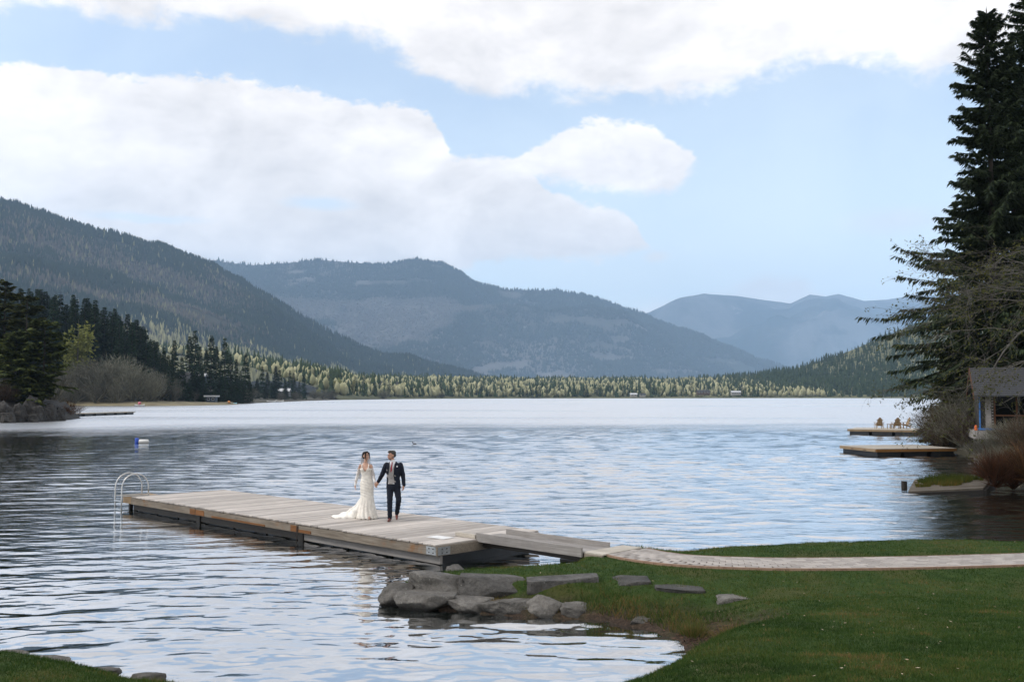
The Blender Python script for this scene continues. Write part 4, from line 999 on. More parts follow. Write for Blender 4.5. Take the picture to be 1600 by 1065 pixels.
stone(697, 728, 885, 900, 18.5, .4, 14, 'small pale stone at the lake side of the lawn tip', square=.5)
stone(640, 662, 911, 921, 17.6, .35, 15, 'sliver of pale stone behind the outermost boulder', square=.6)
stone(1198, 1226, 967, 984, 14.2, .35, 16, 'small pale squarish stone set in the lawn above its flat neighbour', square=.8, flat=.2)
stone(1212, 1252, 985, 1004, 13.5, .4, 17, 'small pale flat stone in the lawn nearest the muddy beach', square=.8, flat=.3)
stone(28, 112, 1026, 1036, 12.45, .26, 18, 'long low stone edging the grass in the lower left corner', square=.7, rough=.12)
stone(-20, 40, 1019, 1029, 12.8, .26, 19, 'stone edging the grass at the left border of the photo', square=.7, rough=.12)
stone(110, 182, 1046, 1060, 11.95, .26, 20, 'sloping stone below the long low one in the lower left corner', square=.6, rough=.12)
stone(192, 254, 1056, 1070, 11.45, .3, 21, 'domed grey stone at the bottom border beside the grass tuft', square=.4, rough=.12)

# ------------------------------------------------------------------ the two floating platforms on the right, the chairs, the old raft
def platform(name, P0, e1, L1, e2, L2, zt, th, fmat1, fmat2, label, nplank, gap_floats=3):
    """P0 the near corner; e1, e2 unit directions of the two visible sides"""
    a = math.atan2(e1[1], e1[0]); root = empty(name, (P0[0], P0[1], 0), a); tag(root, label, 'dock')
    # local x along e1, y along e2 (taken square)
    sg = 1 if (e1[0] * e2[1] - e1[1] * e2[0]) > 0 else -1
    def bx(x0, x1, y0, y1, z0, z1, nm, m, par=root): return MB().box(x0, x1, min(sg * y0, sg * y1), max(sg * y0, sg * y1), z0, z1).build(nm, M[m], par)
    dp = MB()
    for i in range(nplank):
        w = L1 / nplank; dp.box(i * w, (i + 1) * w - .01, min(-sg * .02, sg * (L2 + .02)), max(-sg * .02, sg * (L2 + .02)), zt - .035, zt + random.uniform(-.003, .003))
    d = dp.build('deck_planks', M['deck_pale'], root); d['kind'] = 'stuff'
    bx(0, L1, -.03, .03, zt - th, zt - .038, 'fascia_board', fmat1); bx(0, L1, L2 - .03, L2 + .03, zt - th, zt - .038, 'fascia_board', fmat1)
    bx(-.04, .02, .033, L2 - .033, zt - th, zt - .038, 'fascia_board', fmat2); bx(L1 - .02, L1 + .04, .033, L2 - .033, zt - th, zt - .038, 'fascia_board', fmat2)
    for i in range(gap_floats):
        w = L1 / gap_floats; bx(.15 + i * w, (i + 1) * w - .12, .12, L2 - .12, -.2, zt - th - .002, 'float', 'float')
    return root, a, sg
C0 = Vector((21.4, 58.8)); e1 = Vector((5.2, 0.9)).normalized(); e2 = Vector((-e1.y, e1.x))
near_pf, _, _ = platform('floating_platform', C0, e1, 5.2, e2, 4.3, .44, .19, 'cedar_dk', 'cedar', 'empty floating wooden platform with orange-brown side nearest the shrubs on the right', 34)
for y in (1.2, 2.7): 
    MB().box(-.052, -.045, y - .16, y + .16, .30, .34).build('cleat', M['iron'], near_pf)
D0 = Vector((30.9, 92.0)); f1 = Vector((4.9, -2.6)).normalized(); f2 = Vector((-f1.y, f1.x))
far_pf, fa, fs = platform('floating_platform', D0, f1, 5.9, f2, 5.2, .50, .20, 'cedar', 'dark_timber', 'floating wooden platform farther out carrying the wooden deck chairs', 38)
def chair(loc, rz, label):
    """slatted garden chair with a fanned back and wide arms, facing local -y"""
    r = empty('deck_chair', loc, rz); tag(r, label, 'chair', 'wooden deck chairs on the farther platform')
    lean = Matrix.Rotation(R(-22), 4, 'X')
    for i in range(5):
        x = (i - 2) * .115; h = .84 - .035 * (i - 2) ** 2
        Mx = Matrix.Translation((x, .22, .26)) @ lean @ Matrix.Rotation(R(-3.5 * (i - 2)), 4, 'Y')
        MB().box(-.05, .05, -.012, .012, 0, h, Mx).build('back_slat', M['cedar'], r)
    for z in (.22, .58): MB().box(-.29, .29, .015, .045, z - .035, z + .035, Matrix.Translation((0, .22, .26)) @ lean).build('back_rail', M['cedar'], r)
    for i in range(5):
        MB().box(-.27, .27, -.30 + i * .11, -.30 + i * .11 + .095, .36 - i * .028, .385 - i * .028).build('seat_slat', M['cedar'], r)
    for s in (-1, 1):
        MB().box(s * .30 - .02, s * .30 + .02, -.34, -.25, 0, .56).build('leg', M['cedar'], r)
        MB().box(s * .30 - .02, s * .30 + .02, .34, .42, 0, .56).build('leg', M['cedar'], r)
        MB().box(s * .34 - .075, s * .34 + .075, -.40, .46, .562, .585).build('arm_rest', M['cedar'], r)
        MB().box(s * .262 - .015, s * .262 + .015, -.36, .62, .30, .37, Matrix.Rotation(R(-17), 4, 'X')).build('side_rail', M['cedar'], r)
    return r
ZP = .502
def chair_px(px, Y): return ((px - CX) / F_PX * Y, Y, ZP)
chair(chair_px(1371.5, 93.0), R(172), 'wooden deck chair standing alone on the left of the farther platform')
chair(chair_px(1398.5, 93.0), R(176), 'wooden deck chair seen from behind in the middle of the farther platform')
chair(chair_px(1411.5, 93.2), R(-82), 'wooden deck chair turned sideways at the right of the farther platform')
st = empty('side_table', chair_px(1389.5, 92.6), R(20)); tag(st, 'low wooden side table left of the middle deck chair', 'table')
for i in range(4): MB().box(-.24, .24, -.22 + i * .112, -.22 + i * .112 + .10, .43, .455).build('slat', M['cedar'], st)
for sx in (-1, 1):
    for sy in (-1, 1): MB().box(sx * .2 - .025, sx * .2 + .025, sy * .17 - .025, sy * .17 + .025, 0, .43).build('leg', M['cedar'], st)

M['raft_wood'] = wood('old_raft_timber', (0.17, 0.145, 0.115), (0.07, 0.058, 0.045), 0, .85, .25)
raft = empty('old_raft', (0, 0, 0)); tag(raft, 'half-sunk old timber raft overgrown with moss and grass', 'raft')
rc = [Vector((14.5, 36.7, .06)), Vector((17.0, 36.2, .22)), Vector((19.2, 39.9, .30)), Vector((16.2, 40.3, .20))]
nb_ = 12
for i in range(nb_):
    f0, f1_ = i / nb_, (i + .93) / nb_
    p = [rc[0].lerp(rc[3], f0), rc[1].lerp(rc[2], f0), rc[1].lerp(rc[2], f1_), rc[0].lerp(rc[3], f1_)]
    V = [q + Vector((0, 0, random.uniform(-.012, .012))) for q in p]; V += [q - Vector((0, 0, .06)) for q in p]
    mesh_obj('plank', V, [(0, 1, 2, 3), (7, 6, 5, 4), (0, 4, 5, 1), (1, 5, 6, 2), (2, 6, 7, 3), (3, 7, 4, 0)], M['raft_wood'], raft)
def beam(p, q, w, h, nm, m, par):
    d = (q - p).normalized(); s = d.cross(Vector((0, 0, 1))).normalized() * w / 2; V = []
    for e in (p, q): V += [e - s, e + s, e + s - Vector((0, 0, h)), e - s - Vector((0, 0, h))]
    return mesh_obj(nm, V, [(0, 1, 2, 3), (7, 6, 5, 4), (0, 4, 5, 1), (1, 5, 6, 2), (2, 6, 7, 3), (3, 7, 4, 0)], m, par)
dn = Vector((0, 0, .065))
beam(rc[0] - dn, rc[1] - dn, .22, .3, 'beam', M['dark_timber'], raft); beam(rc[1] - dn, rc[2] - dn, .22, .4, 'beam', M['dark_timber'], raft); beam(rc[3] - dn, rc[2] - dn, .22, .3, 'beam', M['dark_timber'], raft)
pp = on_z(1413, 762, 0); MB().tube([(pp.x, pp.y, -.6), (pp.x, pp.y, .26)], [.12, .11], 9).build('post', M['dark_timber'], raft)
rg = np.random.default_rng(9); n = 5200
fx = rg.random(n); fy = 0.28 + 0.70 * rg.random(n); keep = (fx < 0.80 + .25 * vnoise(fy * 4, fy * 0, 8, 2)) & (fx > .10 + .5 * (fy - .28) * 0 + .15 * vnoise(fy * 5, fy * 0 + 3, 9, 2)) & (fy > .34 + .22 * vnoise(fx * 4, fx * 0 + 1, 6, 2)) & (vnoise(fx * 6, fy * 6, 4, 3) > -.18); fx = fx[keep]; fy = fy[keep]
Pg = np.array([np.array(rc[0].lerp(rc[3], b).lerp(rc[1].lerp(rc[2], b), a)) for a, b in zip(fx, fy)])
V, Fc = slivers(Pg, np.stack([rg.normal(0, .35, len(Pg)), rg.normal(0, .35, len(Pg)), np.ones(len(Pg))], -1), rg.uniform(.10, .30, len(Pg)) * (0.6 + .6 * fy), .022, rg)
gcol = forest_mat('raft_grass_blades', [(0.0, (0.03, 0.052, 0.010)), (0.5, (0.065, 0.075, 0.016)), (1.0, (0.13, 0.085, 0.025))])
tintg = np.repeat(np.clip(.35 * rg.random(len(Pg)) + .75 * sstep(.75, .3, fy) * rg.random(len(Pg)) + .3 * fx, 0, 1), 3)
o = mesh_obj('moss', V, Fc, gcol, raft, attrs={'tint': ('POINT', tintg)}); o['kind'] = 'stuff'

# ------------------------------------------------------------------ boathouse
def boathouse():
    P = at_y(1522, 673, 55.5); zt = 1.62
    r = empty('boathouse', (P.x, P.y, 0), R(-20)); tag(r, 'small boathouse with dark shingled roof and blue sill at the right edge', 'boathouse')
    shingle = simple('dark_shingle', (0.062, 0.065, 0.072), (0.034, 0.036, 0.041), 3.0, 0.85, stretch=(1.5, 9, 9), bmp=.5, bscale=25)
    blue = simple('blue_paint', (0.05, 0.20, 0.52), (0.035, 0.14, 0.40), 6.0, 0.55)
    brown = wood('brown_frame', (0.15, 0.065, 0.03), (0.08, 0.035, 0.018), 0, .7, .1)
    dark = wood('dark_boarding', (0.055, 0.050, 0.046), (0.025, 0.023, 0.021), 2, .8, .2)
    greyw = M['grey_board']
    glass, t, b = new_mat('window_glass'); b.inputs['Base Color'].default_value = (0.02, 0.022, 0.025, 1); b.inputs['Roughness'].default_value = 0.04
    b.inputs['Transmission Weight'].default_value = 0.75; b.inputs['IOR'].default_value = 1.2
    def bx(x0, x1, y0, y1, z0, z1, nm, m, par=None, Mx=None): return MB().box(x0, x1, y0, y1, z0, z1, Mx).build(nm, m, par or r)
    WX, WY, EZ = 6.5, 3.6, 3.66
    bx(0, WX + .3, -.12, WY + .6, zt - .46, zt, 'deck_beam', M['grey_board'])
    bx(.36, WX, .30, WY, zt + .003, zt + .03, 'floor', dark)
    bx(.30, WX, .24, .34, zt + .032, zt + .13, 'sill', blue); bx(.24, .297, .24, WY, zt + .032, zt + .13, 'sill', blue)
    bx(.38, WX, WY - .1, WY, zt + .03, EZ, 'back_wall', dark)
    lw = bx(.34, .42, 1.0, WY - .1, zt + .132, EZ, 'side_wall', dark)
    bx(WX - .08, WX, .42, WY - .1, zt + .03, EZ, 'side_wall', dark)
    for x in (.30, .62): bx(x, x + .07, .26, .33, zt + .133, EZ, 'corner_post', blue if x < .4 else greyw)
    for i in range(4): bx(.385 + i * .058, .435 + i * .058, .30, .325, zt + .133, EZ, 'board', dark)
    bx(.69, .92, .27, .32, zt + .133, EZ, 'trellis_panel', greyw)
    tp = MB()
    for i in range(12): tp.box(.94, 1.02, .25, .30, zt + .16 + i * .16, zt + .25 + i * .16)
    tp.build('lattice', greyw, r)
    xs = [1.05, 2.15, 3.25, 4.35, 5.45, 6.4]
    for i, x in enumerate(xs): bx(x, x + .08, .25, .335, zt + .134, EZ, 'mullion', brown)
    for i in range(5):
        w = bx(xs[i] + .085, xs[i + 1] - .005, .255, .325, zt + .80, zt + .88, 'window_rail', brown)
        bx(xs[i] + .085, xs[i + 1] - .005, .255, .325, zt + .134, zt + .19, 'window_rail', brown)
        bx(xs[i] + .085, xs[i + 1] - .005, .285, .293, zt + .192, EZ - .05, 'pane', glass)
    for i, (x0, x1, y, h) in enumerate([(1.2, 1.75, .7, .75), (1.85, 2.2, .9, .6), (2.5, 3.0, .8, .95), (3.2, 3.9, .75, .7)]):
        bx(x0, x1, y, y + .1, zt + .2, zt + .2 + h, 'dust_sheet', M['white'])
    # roof: overlapping shingle courses on two slopes
    ridge, ov = 5.15, .45; ry = WY / 2 + .15; x0, x1 = .02, WX + .5
    for side in (-1, 1):
        n = 15; y_e = ry - side * 0 - (ry + ov) if side < 0 else WY + ov + .2
        cs = MB()
        for k in range(n):
            ta, tb = k / n, (k + 1.25) / n
            ya = y_e + (ry - y_e) * ta; yb = y_e + (ry - y_e) * min(tb, 1.0); za = EZ - .12 + (ridge - EZ + .12) * ta; zb = EZ - .12 + (ridge - EZ + .12) * min(tb, 1.0)
            th = .035; b0 = len(cs.v)
            for (y, z) in ((ya, za + th + .02), (yb, zb + .012), (yb, zb - .03), (ya, za - .03)):
                cs.v.append(Vector((x0, y, z))); cs.v.append(Vector((x1, y, z)))
            for q in ((0, 1, 3, 2), (2, 3, 5, 4), (4, 5, 7, 6), (6, 7, 1, 0), (0, 2, 4, 6), (1, 7, 5, 3)): cs.f.append(tuple(b0 + i for i in q))
        rf = cs.build('roof_slope', shingle, r)
        # barge board at the gable
        bb = MB(); b0 = len(bb.v)
        for x in (x0 - .05, x0 - .005):
            for (y, z) in ((y_e, EZ - .12), (ry, ridge), (ry, ridge - .22), (y_e, EZ - .34)): bb.v.append(Vector((x, y, z)))
        bb.f = [(0, 1, 2, 3), (7, 6, 5, 4), (0, 4, 5, 1), (1, 5, 6, 2), (2, 6, 7, 3), (3, 7, 4, 0)]
        bb.build('barge_board', brown, rf)
    gb = MB(); gb.v = [Vector((.35, -.3, EZ - .1)), Vector((.35, WY + .3, EZ - .1)), Vector((.35, ry, ridge - .15)), Vector((.40, -.3, EZ - .1)), Vector((.40, WY + .3, EZ - .1)), Vector((.40, ry, ridge - .15))]
    gb.f = [(0, 2, 1), (3, 4, 5), (0, 1, 4, 3), (1, 2, 5, 4), (2, 0, 3, 5)]; gb.build('gable', brown, r)
    for i, (x, y) in enumerate(((.25, .1), (.25, 2.6), (1.5, .1), (3.2, .1), (5.2, .1))):
        MB().tube([(x, y, -.6), (x, y, zt - .463)], .09, 8).build('pile', greyw, r)
    for i in range(4): MB().tube([(.3 + i * .28, .02, zt - .47), (.55 + i * .34, -.06, .15)], .035, 6).build('brace', greyw, r)
    MB().tube([(.1, -.05, .22), (1.7, -.12, .05)], .06, 6).build('brace', greyw, r)
    lamp_o = simple('orange_plastic', (0.75, 0.16, 0.02), (0.6, 0.12, 0.02), 3.0, .5)
    bo = MB().tube([(0, 0, 0), (0, 0, .03), (0, 0, .20), (0, 0, .27), (0, 0, .30)], [.06, .09, .085, .05, .03], 10).build('orange_can', lamp_o)
    wp = r.matrix_basis @ Vector((.12, .3, zt + .001)); bo.location = wp; tag(bo, 'small orange can standing on the boathouse deck corner', 'can')
boathouse()

# ------------------------------------------------------------------ trees and shrubs of the right shore
prof1 = lambda u: np.interp(u, [0, .06, .15, .27, .36, .50, .66, .83, .94, 1], [.62, .8, 1, 1, .72, .50, .36, .27, .14, .03])
prof2 = lambda u: np.interp(u, [0, .1, .3, .6, .85, 1], [.8, 1, .85, .55, .28, .02])
def hero(px, top, Y, Rm, nb, ns, seed, prof, label, mat='needle_hero', base=.08, sl=.55, sw=.115, name='spruce_tree', hang=.8, irr=.15, **kw):
    x = (px - CX) / F_PX * Y; z = height(right_shore, x, Y) - .2; H = CAMH + (618 - top) / F_PX * Y - z
    k = Kind(name, trunk_geo(H, H * .013, .03, 9), conifer_geo(H, Rm, nb, ns, sl, sw, seed, base=base, droop=.10, prof=prof, hang=hang, irregular=irr, **kw), M['bark'], M[mat])
    return k.place(x, Y, z, 1.0, 0.0, label, 'tree')
hero(1556, 4, 62, 6.1, 400, 140, 401, prof1, 'great dark spruce with drooping boughs reaching left over the shore', irr=.24, gap=.010, tilt=.2)
hero(1626, -70, 65, 5.0, 280, 130, 402, prof2, 'tall dark spruce rising out of the frame behind the boathouse')
hero(1592, 60, 70, 4.6, 240, 110, 403, prof2, 'dark spruce standing behind the great one between it and the frame edge')
hero(1530, 330, 69, 5.4, 170, 70, 404, prof2, 'shorter dark spruce hidden in the shade behind the great one')
hero(1480, 548, 66.5, 1.9, 80, 45, 405, prof2, 'small yellowish cedar at the shore below the great spruce boughs', 'needle_yellow', .03, .4, .12, 'young_cedar')
hero(1508, 500, 68, 2.6, 90, 50, 406, prof2, 'young cedar with yellow-green sprays beside the boathouse roof', 'needle_yellow', .05, .45, .13, 'young_cedar')
hero(1650, 300, 58, 4.5, 150, 60, 407, prof2, 'dark spruce at the frame edge shading the boathouse roof')
for i, (px, Y, h, w, m, lb) in enumerate([
        (1462, 64.5, 1.5, 1.2, 'twig_brown', 'low brown bare bush at the foot of the farther platform'), (1472, 63.0, 2.4, 1.6, 'twig_brown', 'brown bare bush behind the right end of the nearer platform'),
        (1482, 62.6, 3.0, 1.9, 'twig_brown', 'tall brown bare bush below the small yellowish cedar'), (1503, 61.0, 3.1, 1.9, 'twig_grey', 'grey-brown bare bush just left of the boathouse'),
        (1462, 74, 2.2, 1.3, 'twig_grey', 'thin grey bush where the farther platform meets the shore'), (1520, 58.6, 2.2, 1.5, 'twig_brown', 'brown bush under the boathouse corner'),
        (1545, 53.2, .9, 1.1, 'twig_grey', 'grey tangle of twigs below the boathouse deck'), (1580, 52.5, 1.0, 1.3, 'twig_grey', 'grey bare bush below the boathouse windows'),
        (1574, 43.5, 1.1, 1.1, 'twig_grey', 'grey bare bush above the rust-coloured one'), (1612, 42, 1.5, 1.3, 'twig_brown', 'brown bush at the frame edge below the boathouse'),
        (1578, 37.6, .95, .62, 'twig_red', 'rust-coloured twiggy bush at the water edge on the right'), (1608, 36.8, 1.2, .7, 'twig_red', 'tall rust and green bush cut by the right frame edge'),
        (1552, 37.2, .8, .5, 'twig_red', 'small rust-coloured bush next to the old raft')]):
    x = (px - CX) / F_PX * Y; z = max(-.1, height(right_shore, x, Y) - .15)
    V, Fc = twig_mass(w, h, 1500 if m == 'twig_red' else 2600, .8 if m == 'twig_red' else .55, .017, 500 + i, 1.0)
    tag(mesh_obj('bare_bush', V, Fc, M[m], smooth=False), lb, 'bush', 'bare bushes of the right shore').location = (x, Y, z)
# bare maple leaning in from the right
def bare_tree():
    rg = random.Random(12); Y0 = 45.0; X0 = (1705 - CX) / F_PX * Y0; z0 = height(right_shore, X0, Y0) - .2
    r = empty('bare_maple', (X0, Y0, z0)); tag(r, 'pale bare-branched maple with first buds reaching in front of the spruces', 'tree')
    tr = MB().tube([(0, 0, 0), (-.2, .1, 3), (-.1, 0, 6), (.2, .1, 9), (.1, .2, 13)], [.30, .26, .2, .14, .06], 8); tr.build('trunk', M['bark_pale'], r, True)
    br = MB(); buds = []
    def grow(p, d, L, rad, depth):
        pts = [p]; rads = [rad]; n = 6; q = p.copy(); dd = d.normalized()
        for i in range(n):
            dd = (dd + Vector((rg.uniform(-.28, .28), rg.uniform(-.28, .28), rg.uniform(-.30, .21)))).normalized()
            q = q + dd * L / n; pts.append(q.copy()); rads.append(rad * (1 - .75 * (i + 1) / n))
            if depth > 0 and i >= 1:
                for _ in range(1 if rg.random() < .75 else 2):
                    side = Vector((rg.uniform(-1, .5), rg.uniform(-1, 1), rg.uniform(-.9, .8)))
                    grow(q.copy(), dd * .7 + side * .8, L * rg.uniform(.35, .58), max(.006, rads[-1] * .6), depth - 1)
            if depth == 0 and i > 2 and rg.random() < .4: buds.append(q.copy())
        br.tube(pts, rads, 5 if rad > .03 else 3, False)
    for (za, dx_, dz_, L, rad) in ((4.6, -1, -.05, 7.0, .060), (5.6, -1, .08, 8.2, .066), (6.4, -1, .0, 8.4, .066), (7.0, -1, .05, 7.6, .058), (7.6, -.9, .1, 6.5, .05), (8.4, -.8, .2, 5.0, .045), (3.6, -1, .0, 5.6, .045), (6.0, -.9, -.05, 6.6, .05)):
        grow(Vector((-.1, .05, za)), Vector((dx_, rg.uniform(-.5, .2), dz_)), L * .88, rad, 3)
    br.build('branches', M['bark_pale'], r, True)
    rgn = np.random.default_rng(3); B = np.array([tuple(b) for b in buds]); B = np.repeat(B, 2, 0); B = B + rgn.normal(0, .06, B.shape)
    V, Fc = diamonds(B, rgn.normal(size=B.shape), rgn.normal(size=B.shape), rgn.uniform(.07, .15, len(B)), rgn.uniform(.04, .08, len(B)))
    bd = mesh_obj('buds', V, Fc, M['bud'], r); bd['kind'] = 'stuff'
bare_tree()

# ------------------------------------------------------------------ rocky headland on the left with its pines
headland = Land('headland', [(-130, 105, -.05), (-95, 120, -.05), (-74, 131, -.05), (-67, 136, -.05), (-64.5, 141, -.05), (-65, 147, -.05), (-68, 158, -.05), (-82, 172, -.05), (-110, 185, -.05)],
                [(-150, 130, 8), (-120, 140, 7.5), (-105, 144, 6.5), (-92, 147, 5.5), (-86, 149, 5), (-86, 151, 5), (-90, 155, 5), (-100, 160, 5), (-125, 168, 6)],
                M['cliff'], 110, 40, lambda t: .42 * min(t / .10, 1) + .58 * t, 1.6, 1.5, 14)
for i, (px0, px1, pt, pb, Y, dp) in enumerate([(-10, 14, 630, 661, 131, 3), (12, 34, 633, 661, 133, 3), (30, 52, 618, 660, 136, 3), (48, 66, 636, 660, 136, 2.5), (62, 82, 630, 659, 139, 3), (80, 96, 640, 657, 141, 2.2), (86, 93, 637, 652, 143, 1.4), (-6, 20, 645, 662, 130, 2.4), (40, 58, 648, 661, 134, 2)]):
    stone(px0, px1, pt, pb, Y, dp, 60 + i, ['dark cliff rock at the left frame edge under the pines', 'broken dark rock second from the left frame edge', 'tallest grey cliff block below the pine trunk', 'low dark rock right of the tall cliff block', 'dark rock below the overhanging pine bough', 'end rock of the headland beside the long float', 'upright pale slab at the tip of the headland', 'low wet rock at the left frame edge waterline', 'low rock at the waterline below the tall cliff block'][i],
          'cliff', .6, .30, name='cliff_rock', group='rocks of the headland', sink=.6, cat='rock')
pine_prof = lambda u: np.interp(u, [0, .1, .25, .5, .75, .92, 1], [.55, .9, 1, .85, .6, .35, .08])
def pine(px, top, Y, Rm, seed, label, base=.2, gap=.03, mat='needle_olive'):
    x = (px - CX) / F_PX * Y; z = height(headland, x, Y) - .3; H = CAMH + (618 - top) / F_PX * Y - z
    k = Kind('headland_pine', trunk_geo(H, .24, .04, 7, bend=.3), conifer_geo(H, Rm, 85, 52, .95, .34, seed, base=base, droop=.02, prof=pine_prof, hang=.25, irregular=.4, gap=gap), M['bark'], M[mat])
    k.place(x, Y, z, 1.0, seed, label, 'tree', 'pines on the rocky headland')
pine(8, 440, 150, 3.4, 601, 'dark olive pine at the left frame edge above the rocks')
pine(40, 462, 145, 3.8, 602, 'olive pine on the headland whose boughs reach right over the water', .15)
pine(66, 500, 143, 4.2, 603, 'lower leaning pine nearest the tip of the headland', .12)
pine(-22, 430, 152, 3.6, 604, 'pine cut by the left frame edge')
pine(24, 520, 141, 3.2, 605, 'short yellowish pine between its taller neighbours on the headland', .10)
pine(50, 575, 140, 2.6, 606, 'bushy low pine on the headland rocks', .05)
for i, (px, Y, h, w, m, lb) in enumerate([(102, 160, 2.2, 2.6, 'twig_red', 'rust-coloured bush behind the tip of the headland'), (94, 150, 1.6, 1.8, 'twig_red', 'low reddish bush at the headland tip'), (84, 158, 5.5, 4.0, 'twig_grey', 'grey bare bush behind the headland pines'), (6, 138, 2.2, 2.2, 'twig_brown', 'brown undergrowth on the headland rocks')]):
    x = (px - CX) / F_PX * Y; z = max(-.1, height(headland, x, Y) - .2) if px < 90 else 0.0
    V, Fc = twig_mass(w, h, 1500, .9, .05, 640 + i, 1.0)
    tag(mesh_obj('headland_bush', V, Fc, M[m]), lb, 'bush').location = (x, Y, z)

# ------------------------------------------------------------------ things on the water and along the distant shore
a0 = on_z(94, 651.5, 0); a1 = on_z(212, 647.0, 0); dv = (a1 - a0); Lf = dv.length
fl = empty('long_float', (a0.x, a0.y, 0), math.atan2(dv.y, dv.x)); tag(fl, 'long narrow pale floating walkway reaching out from the headland', 'dock')
for i in range(7):
    x0 = Lf * i / 7; x1 = Lf * (i + 1) / 7 - .15
    MB().box(x0, x1, 0, 2.0, .38, .55).build('deck_section', M['deck_pale'], fl); MB().box(x0 + .5, x1 - .5, .1, 1.9, -.2, .378).build('float', M['float'], fl)
bp = on_z(222, 692, 0); by = empty('mooring_buoy', (bp.x, bp.y, 0), .2); tag(by, 'white float with a blue drum moored on the open water', 'buoy')
bl_m = simple('blue_drum', (0.03, 0.10, 0.55), (0.02, 0.07, 0.40), 4, .4)
MB().tube([(-.25, 0, .12), (-.2, 0, .12), (.42, 0, .12), (.48, 0, .12)], [.08, .17, .17, .08], 12).build('float_body', M['white'], by, True)
MB().tube([(-.38, 0, -.1), (-.38, 0, .05), (-.38, 0, .34), (-.38, 0, .40)], [.10, .14, .14, .09], 12).build('drum', bl_m, by, True)
dk = empty('duck', tuple(on_z(648, 694, 0)), .5); dk.scale = (.75,) * 3; tag(dk, 'small dark water bird swimming beyond the couple', 'bird')
V, Fq = stone_geo(.2, .09, .075, 5, .1, .02, 0, 7); b_ = mesh_obj('body', V, Fq, M['dark_timber'], dk, True); b_.location = (0, 0, .04)
MB().tube([(-.15, 0, .05), (-.19, 0, .15), (-.2, 0, .22), (-.25, 0, .235), (-.32, 0, .225)], [.035, .03, .042, .03, .006], 8).build('head', M['dark_timber'], dk, True)

def shed(px, py, Y, w, d, h, wall, roof, label, name='cabin', cat='house', rz=0.0, roof_h=1.6, nwin=2, flat=False, land=None, zadd=0.0, group=None):
    x = (px - CX) / F_PX * Y; z = (max(0.2, height(land, x, Y)) if land else at_y(px, py, Y).z) + zadd
    r = empty(name, (x, Y, z), rz); tag(r, label, cat, group)
    MB().box(-w / 2, w / 2, 0, d, -1.5, h).build('wall', wall, r)
    if flat: MB().box(-w / 2 - .7, w / 2 + .7, -.9, d + .5, h + .003, h + .55).build('roof', roof, r)
    else:
        rf = MB(); o_ = .6
        for (y0, y1) in ((-o_, d / 2), (d + o_, d / 2)):
            b0 = len(rf.v)
            for x_ in (-w / 2 - o_, w / 2 + o_):
                for (y, zz) in ((y0, h - .25), (y1, h + roof_h), (y1, h + roof_h + .2), (y0, h - .05)): rf.v.append(Vector((x_, y, zz)))
            rf.f += [tuple(b0 + i for i in q) for q in ((0, 1, 2, 3), (7, 6, 5, 4), (0, 4, 5, 1), (1, 5, 6, 2), (2, 6, 7, 3), (3, 7, 4, 0))]
        rf.build('roof', roof, r)
    gl = simple('dark_pane', (0.03, 0.035, 0.04), (0.02, 0.022, 0.025), 3, .1)
    for i in range(nwin):
        xc = -w / 2 + w * (i + .5) / nwin
        f = MB().box(xc - w * .3 / nwin, xc + w * .3 / nwin, -.06, -.003, h * .35, h * .8).build('window', M['white'], r)
        MB().box(xc - w * .25 / nwin, xc + w * .25 / nwin, -.075, -.063, h * .40, h * .75).build('pane', gl, f)
    return r
navy = simple('navy_paint', (0.03, 0.055, 0.09), (0.02, 0.04, 0.06), 1, .6); roofw = simple('pale_metal_roof', (0.62, 0.63, 0.63), (0.5, 0.5, 0.5), .4, .5); brownw = simple('brown_boarding', (0.12, 0.07, 0.04), (0.07, 0.04, 0.025), .8, .8); greywall = simple('grey_boarding', (0.18, 0.18, 0.18), (0.11, 0.11, 0.11), .8, .8); palew = simple('cream_boarding', (0.42, 0.39, 0.33), (0.3, 0.28, 0.24), .8, .8); dkr = simple('dark_roofing', (0.05, 0.048, 0.046), (0.03, 0.03, 0.03), .8, .8)
shed(330, 628, 392, 3.6, 3.0, 2.1, navy, roofw, 'dark blue boat shed with a white flat roof on the left shore', 'boat_shed', 'shed', flat=True)
shed(262, 595, 404, 3.6, 4, 1.8, greywall, roofw, 'grey house with a pale roof among the firs of the left shore', zadd=0)
shed(283, 592, 418, 6, 4, 1.8, greywall, dkr, 'dark long-roofed house half hidden in the firs above the boat shed', roof_h=.9, nwin=3)
shed(314, 593, 428, 3.0, 3, 1.6, navy, roofw, 'small pale-roofed cabin between the tall firs', roof_h=1.0)
shed(443, 616, 690, 8, 5, 2.4, greywall, roofw, 'grey pale-roofed cottage under the firs at the tip of the left shore')
shed(990, 618.5, 1388, 9, 8, 2.4, palew, roofw, 'cream house at the left of the far shore cottages', land=None, group='far shore cottages')
shed(1004, 618.5, 1390, 8, 7, 2.2, palew, dkr, 'cream house with a dark roof right of the first far cottage', group='far shore cottages')
shed(1099, 615, 1440, 18, 9, 4, brownw, dkr, 'broad dark brown house on the far shore', nwin=4)
shed(1150, 615.5, 1450, 13, 9, 3, palew, roofw, 'white building partly behind trees right of the dark brown house', nwin=4)
shed(592, 602, 1120, 6, 6, 3, palew, dkr, 'pale house with a dark roof standing among the valley trees')
shed(622, 602, 1160, 5, 6, 2.6, palew, dkr, 'pale house right of its neighbour among the valley trees')
